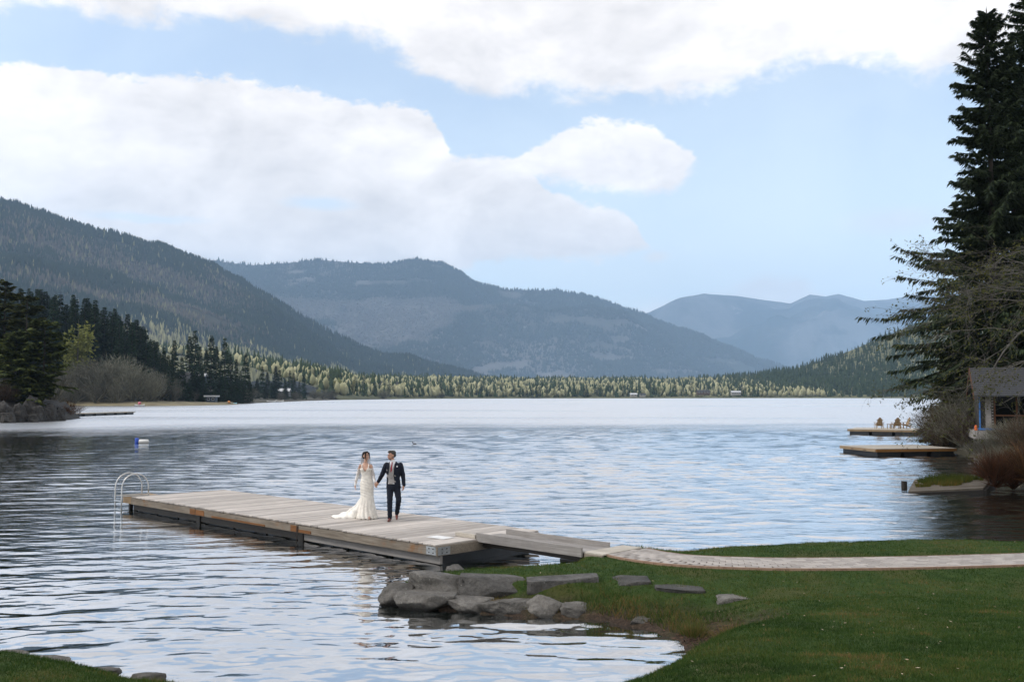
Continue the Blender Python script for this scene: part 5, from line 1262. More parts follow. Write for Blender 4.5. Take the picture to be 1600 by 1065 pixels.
# beach, little docks, boats
beach = Land('beach', [(-166, 357, -.03), (-150, 349, -.03), (-128, 345, -.03), (-116, 352, -.03), (-110, 385, -.03), (-112, 410, -.03)], [(-172, 374, 2.2), (-150, 364, 2.0), (-132, 360, 1.8), (-122, 364, 1.4), (-116, 392, 1.0), (-118, 420, 1.0)], M['beach'], 50, 8, lambda t: t, .2, 5, 3)
def boat(px, py, L, colr, label, rz=0.0, group=None, name='row_boat', z=None):
    p = on_z(px, py, 0.0); Y = p.y
    r = empty(name, (p.x, p.y, 0.0 if z is None else z), rz); tag(r, label, 'boat', group)
    V = []; n = 9; Wd = L * .16; H_ = L * .13
    for i in range(n):
        t = i / (n - 1); w = Wd * (math.sin(math.pi * (0.12 + .88 * t) ** .8) ** .6 if 0 < t < 1 else .12); sh = H_ * (1 + .5 * (2 * t - 1) ** 2)
        for (a, zz) in ((-1, sh), (-.75, .05), (.75, .05), (1, sh), (.86, sh), (.6, .14), (-.6, .14), (-.86, sh)): V.append((L * (t - .5), a * w, zz))
    Fq = []
    for i in range(n - 1):
        for k in range(8): Fq.append((i * 8 + k, (i + 1) * 8 + k, (i + 1) * 8 + (k + 1) % 8, i * 8 + (k + 1) % 8))
    Fq += [tuple(range(7, -1, -1)), tuple((n - 1) * 8 + k for k in range(8))]
    mesh_obj('hull', V, Fq, colr, r, True); MB().box(-.15, .15, -Wd * .8, Wd * .8, H_ * .6, H_ * .7).build('seat', M['cedar'], r)
    MB().box(L * .22, L * .3, -Wd * .6, Wd * .6, H_ * .6, H_ * .7).build('seat', M['cedar'], r)
    return r
redp = simple('red_paint', (0.42, 0.05, 0.03), (0.3, 0.03, 0.02), 2, .5); cyanp = simple('pale_blue_hull', (0.35, 0.68, 0.76), (0.28, 0.58, 0.68), 2, .4)
boat(364, 631.5, 3.8, cyanp, 'pale blue boat moored at the end of the shed dock', .9)
boat(287, 631.0, 4.0, redp, 'red boat on the little pier left of the boat shed', .2, z=.9); boat(296, 630.6, 3.4, redp, 'smaller red boat at the outer end of the little pier', -.3, z=.9)
boat(218, 634.2, 3.4, M['white'], 'white rowing boat off the beach with a pink float aboard', .1)
pk = simple('pink_vinyl', (0.75, 0.20, 0.24), (0.65, 0.16, 0.2), 3, .5); p = on_z(218, 634.2, 0); V, Fq = stone_geo(.55, .45, .6, 8, .15, .05, 0, 7); o = mesh_obj('pink_float', V, Fq, pk, smooth=True); o.location = (p.x, p.y, .95); tag(o, 'pink inflated float sitting in the white rowing boat', 'float')
def pier(px0, px1, py, label, m='deck_pale', wd=2.0):
    a = on_z(px0, py, 0); b = on_z(px1, py, 0); d = b - a; r = empty('small_pier', (a.x, a.y, 0), math.atan2(d.y, d.x)); tag(r, label, 'dock')
    n = max(3, int(d.length / 2))
    for i in range(n): MB().box(d.length * i / n, d.length * (i + 1) / n - .06, 0, wd, .6, .75).build('deck_section', M[m], r)
    for i in range(n + 1):
        for y in (.1, wd - .1): MB().tube([(d.length * i / n, y, -.5), (d.length * i / n, y, .6)], .1, 6).build('pile', M['dark_timber'], r)
pier(263, 300, 631.2, 'little weathered pier carrying the red boats', 'grey_board'); pier(312, 340, 632.2, 'grey pier below the blue boat shed', 'grey_board'); pier(337, 360, 631.8, 'sand-coloured pier right of the boat shed', 'cedar', 2.4)
ob = simple('orange_vinyl', (0.75, 0.30, 0.05), (0.6, 0.2, 0.03), 3, .5); p = on_z(356.5, 629.8, .76); V, Fq = stone_geo(.45, .45, .5, 9, .1, .03, 0, 7); o = mesh_obj('orange_buoy', V, Fq, ob, smooth=True); o.location = (p.x, p.y + 1, 1.2); tag(o, 'orange ball buoy on the sand-coloured pier', 'buoy')
boat(424, 628.2, 5, M['white'], 'white boat hauled up at the left shore', .3, 'distant moored white boats'); boat(385, 629.0, 4, M['white'], 'white boat between the pale blue boat and the hauled-up one', .1, 'distant moored white boats'); boat(437, 627.4, 5, M['white'], 'white boat moored below the grey cottage', -.2, 'distant moored white boats')

# ------------------------------------------------------------------ the couple
class Blob:
    """closed primitives merged into one continuous skin by a voxel remesh"""
    def __init__(s): s.mb = MB()
    def ell(s, c, r, rot=None, n=14):
        b = len(s.mb.v); c = Vector(c); rows = n // 2 + 1
        for i in range(rows + 1):
            th = math.pi * i / rows
            for k in range(n):
                ph = 2 * math.pi * k / n; p = Vector((r[0] * math.sin(th) * math.cos(ph), r[1] * math.sin(th) * math.sin(ph), r[2] * math.cos(th)))
                if rot is not None: p = rot @ p
                s.mb.v.append(c + p)
        for i in range(rows):
            for k in range(n): s.mb.f.append((b + i * n + k, b + (i + 1) * n + k, b + (i + 1) * n + (k + 1) % n, b + i * n + (k + 1) % n))
        return s
    def cone(s, p, q, r0, r1, n=12):
        p = Vector(p); q = Vector(q); d = (q - p).normalized()
        pts = [p - d * r0 * .98, p - d * r0 * .8, p - d * r0 * .45, p, q, q + d * r1 * .45, q + d * r1 * .8, q + d * r1 * .98]
        s.mb.tube(pts, [r0 * .2, r0 * .6, r0 * .89, r0, r1, r1 * .89, r1 * .6, r1 * .2], n); return s
    def chain(s, pts, rad):
        for i in range(len(pts) - 1): s.cone(pts[i], pts[i + 1], rad[i], rad[i + 1])
        return s
    def loft(s, rings, n=24, sq=1.0):
        """rings (x, y, z, rx, ry)"""
        b = len(s.mb.v)
        for (x, y, z, rx, ry) in rings:
            for k in range(n):
                a = 2 * math.pi * k / n; c, d = math.cos(a), math.sin(a)
                s.mb.v.append(Vector((x + rx * math.copysign(abs(c) ** sq, c), y + ry * math.copysign(abs(d) ** sq, d), z)))
        m = len(rings)
        for i in range(m - 1):
            for k in range(n): s.mb.f.append((b + i * n + k, b + i * n + (k + 1) % n, b + (i + 1) * n + (k + 1) % n, b + (i + 1) * n + k))
        s.mb.f.append(tuple(b + k for k in reversed(range(n)))); s.mb.f.append(tuple(b + (m - 1) * n + k for k in range(n)))
        return s
    def skin(s, name, mat, parent=None, voxel=.008, smooth=4, cut=None, disp=None):
        me = bpy.data.meshes.new('tmp'); me.from_pydata([tuple(v) for v in s.mb.v], [], s.mb.f)
        bmx = bmesh.new(); bmx.from_mesh(me); bmesh.ops.recalc_face_normals(bmx, faces=bmx.faces); bmx.to_mesh(me); bmx.free()
        o = bpy.data.objects.new('tmp', me); COL.objects.link(o)
        r = o.modifiers.new('r', 'REMESH'); r.mode = 'VOXEL'; r.voxel_size = voxel
        if smooth: sm = o.modifiers.new('s', 'SMOOTH'); sm.factor = .5; sm.iterations = smooth
        dg = bpy.context.evaluated_depsgraph_get(); ev = o.evaluated_get(dg)
        out = bpy.data.meshes.new_from_object(ev); out.name = name
        bpy.data.objects.remove(o); bpy.data.meshes.remove(me)
        if cut or disp:
            bmx = bmesh.new(); bmx.from_mesh(out)
            if disp:
                for v in bmx.verts: v.co += v.normal * disp(v.co)
            if cut: bmesh.ops.delete(bmx, geom=[v for v in bmx.verts if cut(v.co)], context='VERTS')
            bmx.to_mesh(out); bmx.free()
        out.materials.clear(); out.materials.append(mat)
        out.polygons.foreach_set('use_smooth', np.ones(len(out.polygons), bool))
        no = bpy.data.objects.new(name, out); link(no, parent); return no
def skin_mat(name, c):
    m, t, b = new_mat(name); p = t.n('ShaderNodeNewGeometry').outputs['Position']
    t.put(b.inputs['Base Color'], ramp(t, t.noise(p, 18, 3), [(0.3, tuple(x * .88 for x in c)), (0.7, c)])); b.inputs['Roughness'].default_value = .5
    b.inputs['Subsurface Weight'].default_value = 0.0
    return m
SK_M = skin_mat('tanned_skin', (0.50, 0.27, 0.185)); SK_W = skin_mat('light_skin', (0.56, 0.33, 0.235))
suit = simple('navy_suit_cloth', (0.014, 0.018, 0.030), (0.010, 0.012, 0.020), 30, .85, spec=.2, coord='Generated')
vest_m = simple('grey_waistcoat_cloth', (0.36, 0.34, 0.33), (0.24, 0.225, 0.22), 40, .8)
shirt_m = simple('white_shirt_cloth', (0.80, 0.80, 0.82), (0.70, 0.70, 0.72), 20, .8); tie_m = simple('red_tie_silk', (0.33, 0.02, 0.035), (0.20, 0.012, 0.02), 40, .5)
shoe_m = simple('brown_leather', (0.19, 0.042, 0.026), (0.09, 0.02, 0.014), 12, .35); hair_g = simple('greying_dark_hair', (0.085, 0.08, 0.075), (0.03, 0.027, 0.025), 60, .8, spec=.15); hair_b = simple('black_hair', (0.020, 0.013, 0.010), (0.009, 0.006, 0.005), 60, .75, spec=.15)
beard_m = simple('stubble', (0.16, 0.10, 0.075), (0.09, 0.058, 0.045), 60, .8); eye_m = simple('dark_eye', (0.02, 0.015, 0.012), (0.01, 0.008, 0.007), 5, .2); lip_m = simple('lip', (0.42, 0.09, 0.085), (0.34, 0.07, 0.065), 10, .45)
def lace_mat(name, c, holes, sc_=38.0):
    m, t, b = new_mat(name); oc = t.n('ShaderNodeTexCoord').outputs['Object']
    vo = t.n('ShaderNodeTexVoronoi', feature='DISTANCE_TO_EDGE'); t.put(vo.inputs['Vector'], oc); vo.inputs['Scale'].default_value = sc_
    big = t.noise(oc, sc_ * .3, 3)
    f = t.m('MAXIMUM', t.ss(vo.outputs['Distance'], .05, .12, 1, 0), t.ss(big, .46, .56))
    b.inputs['Roughness'].default_value = .75; b.inputs['Specular IOR Level'].default_value = .25
    if holes:
        t.put(b.inputs['Base Color'], (*c, 1)); t.put(b.inputs['Alpha'], t.ss(f, 0, 1, 1 - holes, 1.0))
    else: t.put(b.inputs['Base Color'], t.mix(f, (*[x * .84 for x in c], 1), (*c, 1)))
    bump(t, b, t.m('ADD', f, big), .5, .006); return m
dress_m = lace_mat('ivory_lace_satin', (0.90, 0.845, 0.76), 0); sleeve_m = lace_mat('sheer_lace', (0.80, 0.77, 0.74), .62, 26.0); train_m = lace_mat('tulle_train', (0.90, 0.86, 0.79), 0, 20.0); veil_m = lace_mat('veil_tulle', (0.85, 0.84, 0.83), .7, 60.0)

def hand(B, wrist, d, palm_n, thumb_side, curl=.5, k=1.0):
    """palm and five fingers; d along the hand, palm_n out of the palm, thumb_side towards the thumb"""
    d = Vector(d).normalized(); pn = Vector(palm_n); pn = (pn - d * pn.dot(d)).normalized(); sd = d.cross(pn).normalized()
    if sd.dot(Vector(thumb_side)) < 0: sd = -sd
    w = Vector(wrist); c = w + d * .05 * k
    B.cone(w, w + d * .03 * k, .026 * k, .028 * k)
    rot = Matrix((sd, pn, d)).transposed(); B.ell(c, (.040 * k, .017 * k, .050 * k), rot)
    for i, (o, L) in enumerate(((.030, .072), (.010, .080), (-.010, .074), (-.029, .058))):
        p = w + d * .085 * k + sd * o * k; a = (d + pn * curl * .5).normalized(); q = p + a * L * .5 * k; e = (d * .6 + pn * curl * 1.3).normalized()
        B.cone(p - d * .01, q, .0095 * k, .0088 * k, 8); B.cone(q, q + e * L * .5 * k, .0088 * k, .0072 * k, 8)
    p = w + d * .03 * k + sd * .032 * k; q = p + (d * .7 + sd * .6 + pn * .3).normalized() * .042 * k
    B.cone(p, q, .0125 * k, .0105 * k, 8); B.cone(q, q + (d + pn * .6).normalized() * .030 * k, .0105 * k, .008 * k, 8)
def head(B, c, th, k=1.0, male=True, tilt=0.0):
    Rm = Matrix.Translation(c) @ Matrix.Rotation(th, 4, 'Z') @ Matrix.Rotation(tilt, 4, 'X') @ Matrix.Scale(k, 4); r3 = Rm.to_3x3()
    def E(p, r): B.ell(Rm @ Vector(p), r, r3)
    E((0, .012, .030), (.075, .095, .088)); E((0, -.028, -.028), (.063, .070, .088)); E((0, -.048, -.080), (.044 if male else .036, .046, .034))
    E((0, -.082, .030), (.050, .018, .014)); E((0, -.070, -.02), (.058, .025, .022))
    B.cone(Rm @ Vector((0, -.094, .012)), Rm @ Vector((0, -.114, -.026)), .009 * k, .0135 * k, 8); E((0, -.104, -.030), (.017, .012, .009))
    E((0, -.092, -.058), (.024, .012, .014)); E((0, -.090, -.092), (.018, .014, .013))
    for s in (-1, 1): E((s * .078, .012, -.008), (.010, .022, .032))
    return Rm
def face_bits(Rm, par, male):
    r3 = Rm.to_3x3()
    for s in (-1, 1):
        Blob().ell(Rm @ Vector((s * .030, -.086, .006)), (.013, .010, .0075), r3, 10).mb.build('eye', eye_m, par, True)
        Blob().ell(Rm @ Vector((s * .031, -.094, .030)), (.019, .006, .0045), r3, 10).mb.build('eyebrow', hair_g if male else hair_b, par, True)
    Blob().ell(Rm @ Vector((0, -.101, -.058)), (.022, .007, .0085), r3, 10).mb.build('lips', lip_m, par, True)

gx, gy = (616.6 - CX) / F_PX * 25.0, 25.0
# --- groom -------------------------------------------------------------------
gb = Blob()
gT = [(-.02, .0, .86, .150, .105), (-.02, 0, .95, .155, .110), (-.02, 0, 1.08, .150, .100), (-.02, -.01, 1.20, .158, .108), (-.02, -.01, 1.33, .175, .115), (-.02, 0, 1.43, .175, .100), (-.02, .0, 1.49, .120, .075), (-.03, .0, 1.53, .060, .06)]
gb.loft(gT)
LA = [(-.20, .0, 1.44), (-.315, .03, 1.185), (-.425, .16, 1.005)]; RA = [(.165, .0, 1.44), (.235, .03, 1.17), (.270, -.06, .925)]
LL = [(-.095, 0, .88), (-.085, -.10, .52), (-.085, -.10, .09)]; RL = [(.075, 0, .88), (.135, -.08, .55), (.055, .24, .19)]
for P_ in (LA, RA): gb.chain(P_, [.052, .042, .028])
for P_ in (LL, RL): gb.chain(P_, [.082, .058, .042])
gb.cone((-.03, .0, 1.50), (-.045, -.015, 1.60), .062, .056)
GH = Vector((-.058, -.02, 1.695)); gR = head(gb, GH, R(-66), 1.0, True, R(6))
hand(gb, LA[2], (-.45, .25, -.85), (.3, .9, 0), (-.6, 0, .3), .7); hand(gb, RA[2], (-.12, -.12, -1), (-.8, .35, 0), (0, -1, 0), .5)
groom = gb.skin('person', SK_M, None, .008, 2); groom.location = (gx, gy, DZ + .004); groom.scale = (.95,) * 3
tag(groom, 'man in a dark suit, grey waistcoat and red tie walking and looking at the bride', 'person')
face_bits(gR, groom, True)
hg = Blob(); r3 = gR.to_3x3()
for p, r in (((0, .032, .055), (.084, .090, .078)), ((0, -.035, .105), (.062, .055, .034)), ((0, .055, .0), (.080, .062, .060)), ((0, -.055, .095), (.058, .042, .030))): hg.ell(gR @ Vector(p), r, r3)
hg.skin('hair', hair_g, groom, .007, 2, disp=lambda c: .003 * math.sin(c.x * 190) * math.sin(c.z * 170))
bd = Blob(); bd.ell(gR @ Vector((0, -.050, -.086)), (.048, .049, .032), r3); bd.ell(gR @ Vector((0, -.010, -.060)), (.066, .05, .030), r3)
bd.skin('beard', beard_m, groom, .006, 2)
def grow_rings(T, a): return [(x, y, z, rx + a, ry + a) for (x, y, z, rx, ry) in T]
Blob().loft(grow_rings([r for r in gT if r[2] >= .95], .006)[:-1] + [(-.03, 0, 1.535, .075, .07)]).skin('shirt', shirt_m, groom, .008, 2)
co = Blob(); co.cone((-.032, -.002, 1.505), (-.036, -.006, 1.555), .074, .068); co.skin('collar', shirt_m, groom, .007, 1)
vs = Blob().loft([(-.02, -.005, .955, .150, .128)] + grow_rings([r for r in gT if 1.0 < r[2] < 1.46], .016) + [(-.02, 0, 1.49, .135, .088)])
vs.skin('waistcoat', vest_m, groom, .008, 3, cut=lambda c: c.y < 0 and c.z > 1.30 and abs(c.x + .045) < (c.z - 1.30) * .36 or (c.z < .985 and abs(c.x + .065) > .05 and c.y < -.06))
for i in range(4):
    Blob().ell((-.068 + .006 * i, -.128, 1.04 + i * .07), (.008, .006, .008), None, 8).mb.build('button', simple('waistcoat_button', (0.12, 0.11, 0.11), None, 5, .4), groom, True)
tb = Blob(); tb.loft([(-.060, -.128, 1.27, .022, .010), (-.055, -.127, 1.34, .026, .011), (-.046, -.112, 1.44, .019, .011), (-.040, -.098, 1.495, .014, .011)], 12); tb.ell((-.039, -.094, 1.512), (.020, .015, .017)); tb.skin('tie', tie_m, groom, .006, 2)
jk = Blob()
jk.loft([(-.005, .01, .84, .195, .140), (-.01, .01, .92, .190, .138), (-.015, .005, 1.05, .176, .126), (-.015, 0, 1.15, .176, .128), (-.015, -.005, 1.28, .196, .138), (-.015, 0, 1.38, .212, .136), (-.015, 0, 1.45, .205, .115), (-.02, .005, 1.495, .130, .092), (-.03, .01, 1.53, .088, .080)])
jk.chain(LA, [.078, .062, .047]); jk.chain(RA, [.078, .062, .047]); jk.ell((-.19, 0, 1.435), (.07, .075, .06)); jk.ell((.165, 0, 1.435), (.075, .075, .06))
def jcut(c):
    if c.y > -.02 or c.z < .865: return False
    xl = np.interp(c.z, [.86, 1.0, 1.2, 1.35, 1.5], [-.150, -.140, -.135, -.120, -.105]); xr = np.interp(c.z, [.86, 1.0, 1.2, 1.35, 1.5], [.050, .018, .008, .020, .040])
    return xl < c.x < xr and abs(c.y) > .05
jk.skin('jacket', suit, groom, .009, 3, cut=jcut, disp=lambda c: .003 * math.sin(c.z * 46 + c.x * 30))
for (x0, x1, za, zb, sg) in ((-.135, -.105, 1.20, 1.50, -1), (.010, .045, 1.15, 1.50, 1)):
    lp = Blob(); lp.loft([(x0 + .0, -.136, za, .010, .008), ((x0 + x1) / 2 + sg * .018, -.137, (za + zb) / 2 + .05, .034, .010), (x1 + sg * .005, -.096, zb, .018, .010)], 10); lp.skin('lapel', suit, groom, .006, 2)
bt = Blob()
for i in range(5): bt.ell((.098 + .012 * math.cos(i * 1.26), -.142, 1.415 + .012 * math.sin(i * 1.26)), (.010, .007, .010), None, 8)
bt.skin('boutonniere', shirt_m, groom, .005, 1)
trs = Blob(); trs.loft([(-.02, 0, .80, .172, .118), (-.02, 0, .90, .168, .118), (-.02, 0, .97, .160, .115)])
trs.chain([(-.098, 0, .84), (-.092, -.10, .52), (-.090, -.095, .085)], [.096, .074, .060]); trs.chain([(.078, 0, .84), (.138, -.08, .55), (.060, .23, .17)], [.096, .074, .060])
trs.skin('trousers', suit, groom, .009, 3, disp=lambda c: .004 * math.sin(c.z * 60 + c.x * 18) * (c.z < .7))
def shoe(name, heel, toe, up=(0, 0, 1), mat=None, par=None, k=1.0):
    h = Vector(heel); t = Vector(toe); d = (t - h); u = Vector(up)
    b = Blob(); b.cone(h + u * .035 * k, h + d * .45 + u * .035 * k, .036 * k, .040 * k); b.cone(h + d * .45 + u * .032 * k, h + d * .92 + u * .022 * k, .041 * k, .026 * k); b.cone(h + u * .04 * k, h + u * .085 * k - d * .02, .037 * k, .040 * k)
    so = d.cross(u).normalized(); b.loft([(0, 0, 0, .001, .001)] * 2) if False else None
    o = b.skin(name, mat, par, .007, 2); return o
shoe('shoe', (-.085, -.07, .0), (-.105, -.31, .0), mat=shoe_m, par=groom); shoe('shoe', (.045, .27, .085), (.075, .07, .005), (0, .4, .9), shoe_m, groom)

# --- bride -------------------------------------------------------------------
bx_, by_ = (573.0 - CX) / F_PX * 25.4, 25.4
bb = Blob()
bT = [(-.01, .01, .80, .155, .125), (-.005, .01, .93, .165, .125), (-.01, 0, 1.03, .140, .105), (-.015, 0, 1.13, .112, .088), (-.025, -.005, 1.21, .122, .092), (-.035, -.01, 1.30, .138, .098), (-.04, 0, 1.39, .140, .075), (-.04, .005, 1.44, .095, .055), (-.04, .005, 1.48, .048, .048)]
bb.loft(bT); bb.ell((-.095, -.075, 1.295), (.055, .05, .055)); bb.ell((.022, -.075, 1.295), (.055, .05, .055))
BL = [(-.185, .0, 1.395), (-.275, .05, 1.10), (-.315, -.01, .875)]; BR = [(.105, .0, 1.395), (.175, -.03, 1.13), (.235, -.17, .955)]
for P_ in (BL, BR): bb.chain(P_, [.040, .033, .021])
bb.chain([(-.075, .01, .82), (-.08, -.0, .50), (-.09, .03, .12)], [.074, .055, .036]); bb.chain([(.06, .01, .82), (.07, -.03, .50), (.085, -.08, .12)], [.080, .055, .036])
bb.cone((-.04, .005, 1.45), (-.035, -.005, 1.56), .047, .045)
BH = Vector((-.032, -.01, 1.655)); bR = head(bb, BH, R(48), .94, False, R(-8))
hand(bb, BL[2], (.05, -.15, -1), (1, .2, 0), (0, -1, 0), .5, .88); hand(bb, BR[2], (.25, -.10, -.9), (.2, .9, 0), (.3, 0, .8), .7, .88)
bride = bb.skin('person', SK_W, None, .008, 2); bride.location = (bx_ + .03, by_, DZ + .004); bride.scale = (.95,) * 3
tag(bride, 'woman in an ivory lace wedding dress with a train, holding the hand of the man', 'person')
face_bits(bR, bride, False)
hb = Blob(); r3 = bR.to_3x3()
for p, r in (((0, .030, .050), (.086, .092, .080)), ((0, -.030, .100), (.066, .055, .030)), ((0, .105, -.005), (.055, .048, .055)), ((0, .055, -.02), (.080, .060, .060))): hb.ell(bR @ Vector(p), r, r3)
for s in (-1, 1): hb.chain([bR @ Vector((s * .058, -.070, .075)), bR @ Vector((s * .078, -.062, .0)), bR @ Vector((s * .074, -.070, -.075)), bR @ Vector((s * .066, -.078, -.13))], [.020, .015, .012, .006])
hb.skin('hair', hair_b, bride, .007, 2, disp=lambda c: .003 * math.sin(c.x * 160 + c.z * 60))
# gown: bodice with a V neckline, straps, fitted skirt flaring to the hem
dr = Blob()
dr.loft([(.0, .04, .005, .285, .26), (.005, .03, .10, .262, .235), (.01, .02, .25, .225, .195), (.008, .01, .42, .192, .165), (.005, .01, .58, .176, .150), (.0, .01, .74, .178, .148), (-.003, .01, .92, .184, .146), (-.008, .005, 1.03, .158, .126), (-.014, 0, 1.13, .128, .104), (-.025, -.005, 1.21, .137, .108), (-.035, -.01, 1.30, .150, .112), (-.04, -.003, 1.37, .148, .092), (-.04, .0, 1.40, .140, .080)], 32)
dr.ell((-.095, -.080, 1.295), (.062, .056, .062)); dr.ell((.022, -.080, 1.295), (.062, .056, .062))
def dcut(c):
    if c.z < 1.2: return False
    if c.y < .02: return c.z > 1.245 + 1.55 * abs(c.x + .037) if abs(c.x + .037) < .055 else c.z > 1.345 - .35 * max(0, abs(c.x + .037) - .10)
    return c.z > 1.30
def fold(c):
    a = math.atan2(c.y - .03, c.x); w = max(0, min(1, (.55 - c.z) / .5))
    return .014 * w * math.sin(a * 13 + 2 * math.sin(c.z * 6)) + .004 * math.sin(c.z * 85 + c.x * 26) * (.55 < c.z < 1.1)
dr.skin('dress', dress_m, bride, .010, 3, cut=dcut, disp=fold)
for s in (-1, 1):
    x = -.037 + s * .082; sb = Blob(); sb.chain([(x, -.112, 1.325), (x + s * .006, -.080, 1.395), (x + s * .006, -.01, 1.445), (x, .06, 1.39), (x - s * .01, .085, 1.30)], [.013, .012, .011, .011, .012]); sb.skin('strap', dress_m, bride, .006, 1)
for P_, nm in ((BL, 'l'), (BR, 'r')):
    a = Vector(P_[0]).lerp(Vector(P_[1]), .33); sl = Blob(); sl.chain([a, P_[1], Vector(P_[2]) - (Vector(P_[2]) - Vector(P_[1])).normalized() * .01], [.046, .042, .031]); sl.ell(a, (.050, .050, .035)); sl.skin('lace_sleeve', sleeve_m, bride, .007, 2, disp=lambda c: .003 * math.sin(c.z * 120) * math.sin(c.x * 140))
# train sweeping back over the planks
tr = Blob()
tr.loft([(-.47, .27, .0, .55, .26), (-.45, .26, .022, .54, .25), (-.36, .24, .075, .40, .22), (-.28, .21, .15, .31, .19), (-.20, .18, .25, .225, .17), (-.13, .15, .38, .175, .15), (-.07, .13, .52, .13, .13), (-.04, .11, .66, .11, .10), (-.03, .10, .76, .09, .08)], 40)
def tfold(c):
    a = math.atan2(c.y - .02, c.x + .02); w = max(0, min(1, (.6 - c.z) / .5)); rr = math.hypot(c.x, c.y)
    return .020 * w * math.sin(a * 22 + rr * 3) + .012 * w * math.sin(c.x * 31 + c.y * 17)
tr.skin('train', train_m, bride, .011, 2, disp=tfold)
V = []; Fq = []; nt, na = 14, 18
for i in range(nt):
    t = i / (nt - 1)
    for j in range(na):
        a = R(180 * j / (na - 1)); rx = .098 + .09 * t; ry = .095 + .08 * t
        V.append((-.055 + rx * math.cos(a), .055 + .05 * t + ry * max(-.15, math.sin(a)) + .012 * math.sin(a * 9) * t, 1.745 - .72 * t - .05 * (1 - t) * (1 - math.sin(max(0, min(math.pi, a))))))
for i in range(nt - 1):
    for j in range(na - 1): Fq.append((i * na + j, i * na + j + 1, (i + 1) * na + j + 1, (i + 1) * na + j))
mesh_obj('veil', V, Fq, veil_m, bride, True)
heel_m = simple('nude_shoe', (0.42, 0.26, 0.2), None, 8, .4)
shoe('shoe', (.085, -.10, .03), (.115, -.31, .0), mat=heel_m, par=bride, k=.8); shoe('shoe', (-.09, .02, .045), (-.09, -.16, .0), mat=heel_m, par=bride, k=.8)

# ------------------------------------------------------------------ grass
def grass_mat():
    m, t, b = new_mat('grass_blades')
    col = ramp(t, attr(t, 'tint'), [(0.0, (0.019, 0.045, 0.007)), (0.45, (0.044, 0.086, 0.014)), (0.7, (0.098, 0.118, 0.026)), (0.86, (0.16, 0.125, 0.042)), (1.0, (0.22, 0.13, 0.05))])
    t.put(b.inputs['Base Color'], col); b.inputs['Roughness'].default_value = .7; b.inputs['Specular IOR Level'].default_value = .2
    tr = t.n('ShaderNodeBsdfTranslucent'); t.put(tr.inputs[0], col); mx = t.n('ShaderNodeMixShader'); mx.inputs[0].default_value = .3
    out = m.node_tree.nodes['Material Output']; m.node_tree.links.new(b.outputs[0], mx.inputs[1]); m.node_tree.links.new(tr.outputs[0], mx.inputs[2]); m.node_tree.links.new(mx.outputs[0], out.inputs[0])
    return m
GM = grass_mat()
def lean(n, rg, amt): return np.stack([rg.normal(0, amt, n), rg.normal(0, amt, n), np.ones(n)], -1)
rg = np.random.default_rng(31); n = 580000
Yg = 6.6 * (23.3 / 6.6) ** (rg.random(n)); Xg = np.where(rg.random(n) < .86, Yg * rg.uniform(-.56, .57, n), Yg * rg.uniform(-.70, .80, n))
sd_ = sdist(Xg, Yg, SHORE); ok = (sd_ > .10); Xg, Yg, sd_ = Xg[ok], Yg[ok], sd_[ok]
pdm = path_dist(Xg, Yg); beach_m = np.exp(-(((Xg - 2.78) / .78) ** 2 + ((Yg - 14.2) / .86) ** 2))
ok = (pdm > PATH_W + .06 + .05 * rg.random(len(Xg))) & (beach_m < .45 + .2 * vnoise(Xg * 4, Yg * 4, 3, 2))
Xg, Yg, sd_ = Xg[ok], Yg[ok], sd_[ok]
# not through the landing
sl_ = (Xg - A.x) * U2.x + (Yg - A.y) * U2.y; wl_ = (Xg - A.x) * U2.y - (Yg - A.y) * U2.x
ok = ~((sl_ > -3.5) & (wl_ > 1.15) & (wl_ < 2.55)); Xg, Yg, sd_ = Xg[ok], Yg[ok], sd_[ok]
Zg = lawn_z(Xg, Yg, sd_); ok = Zg > .05; Xg, Yg, sd_, Zg = Xg[ok], Yg[ok], sd_[ok], Zg[ok]; n = len(Xg)
bank = sstep(1.15, .45, sd_) * sstep(-1.6, -.3, Xg) * sstep(4.2, 3.0, Xg) * sstep(12.6, 13.4, Yg) * sstep(17.3, 16.7, Yg)
patch = vnoise(Xg * .9, Yg * .9, 12, 4); fine = vnoise(Xg * 6, Yg * 6, 13, 2)
Lg = (.026 + .030 * rg.random(n)) * (1 + .5 * np.clip(fine, -1, 1)) * (1 + .5 * sstep(.7, .15, sd_)) + bank * rg.uniform(.03, .12, n) * (.35 + .65 * sstep(.6, 1.6, Xg))
tint = np.clip(.37 + .50 * patch + .22 * fine * .8 + rg.normal(0, .13, n) + bank * .62 * rg.random(n) + .1 * sstep(.5, .1, sd_), 0, 1)
tint = np.where(vnoise(Xg * 2.2, Yg * 5.0, 41, 3) > .34, np.clip(tint + .38 * rg.random(n), 0, 1), tint)
V, Fc = slivers(np.stack([Xg, Yg, Zg - .008], -1), lean(n, rg, .55), Lg, (.0042 + .00035 * Yg) * rg.uniform(.7, 1.3, n), rg)
g = mesh_obj('grass', V, Fc, GM, attrs={'tint': ('POINT', np.repeat(tint, 3))}); tag(g, 'short dark green grass of the lawn and the shaggy bank', 'grass', kind='stuff')
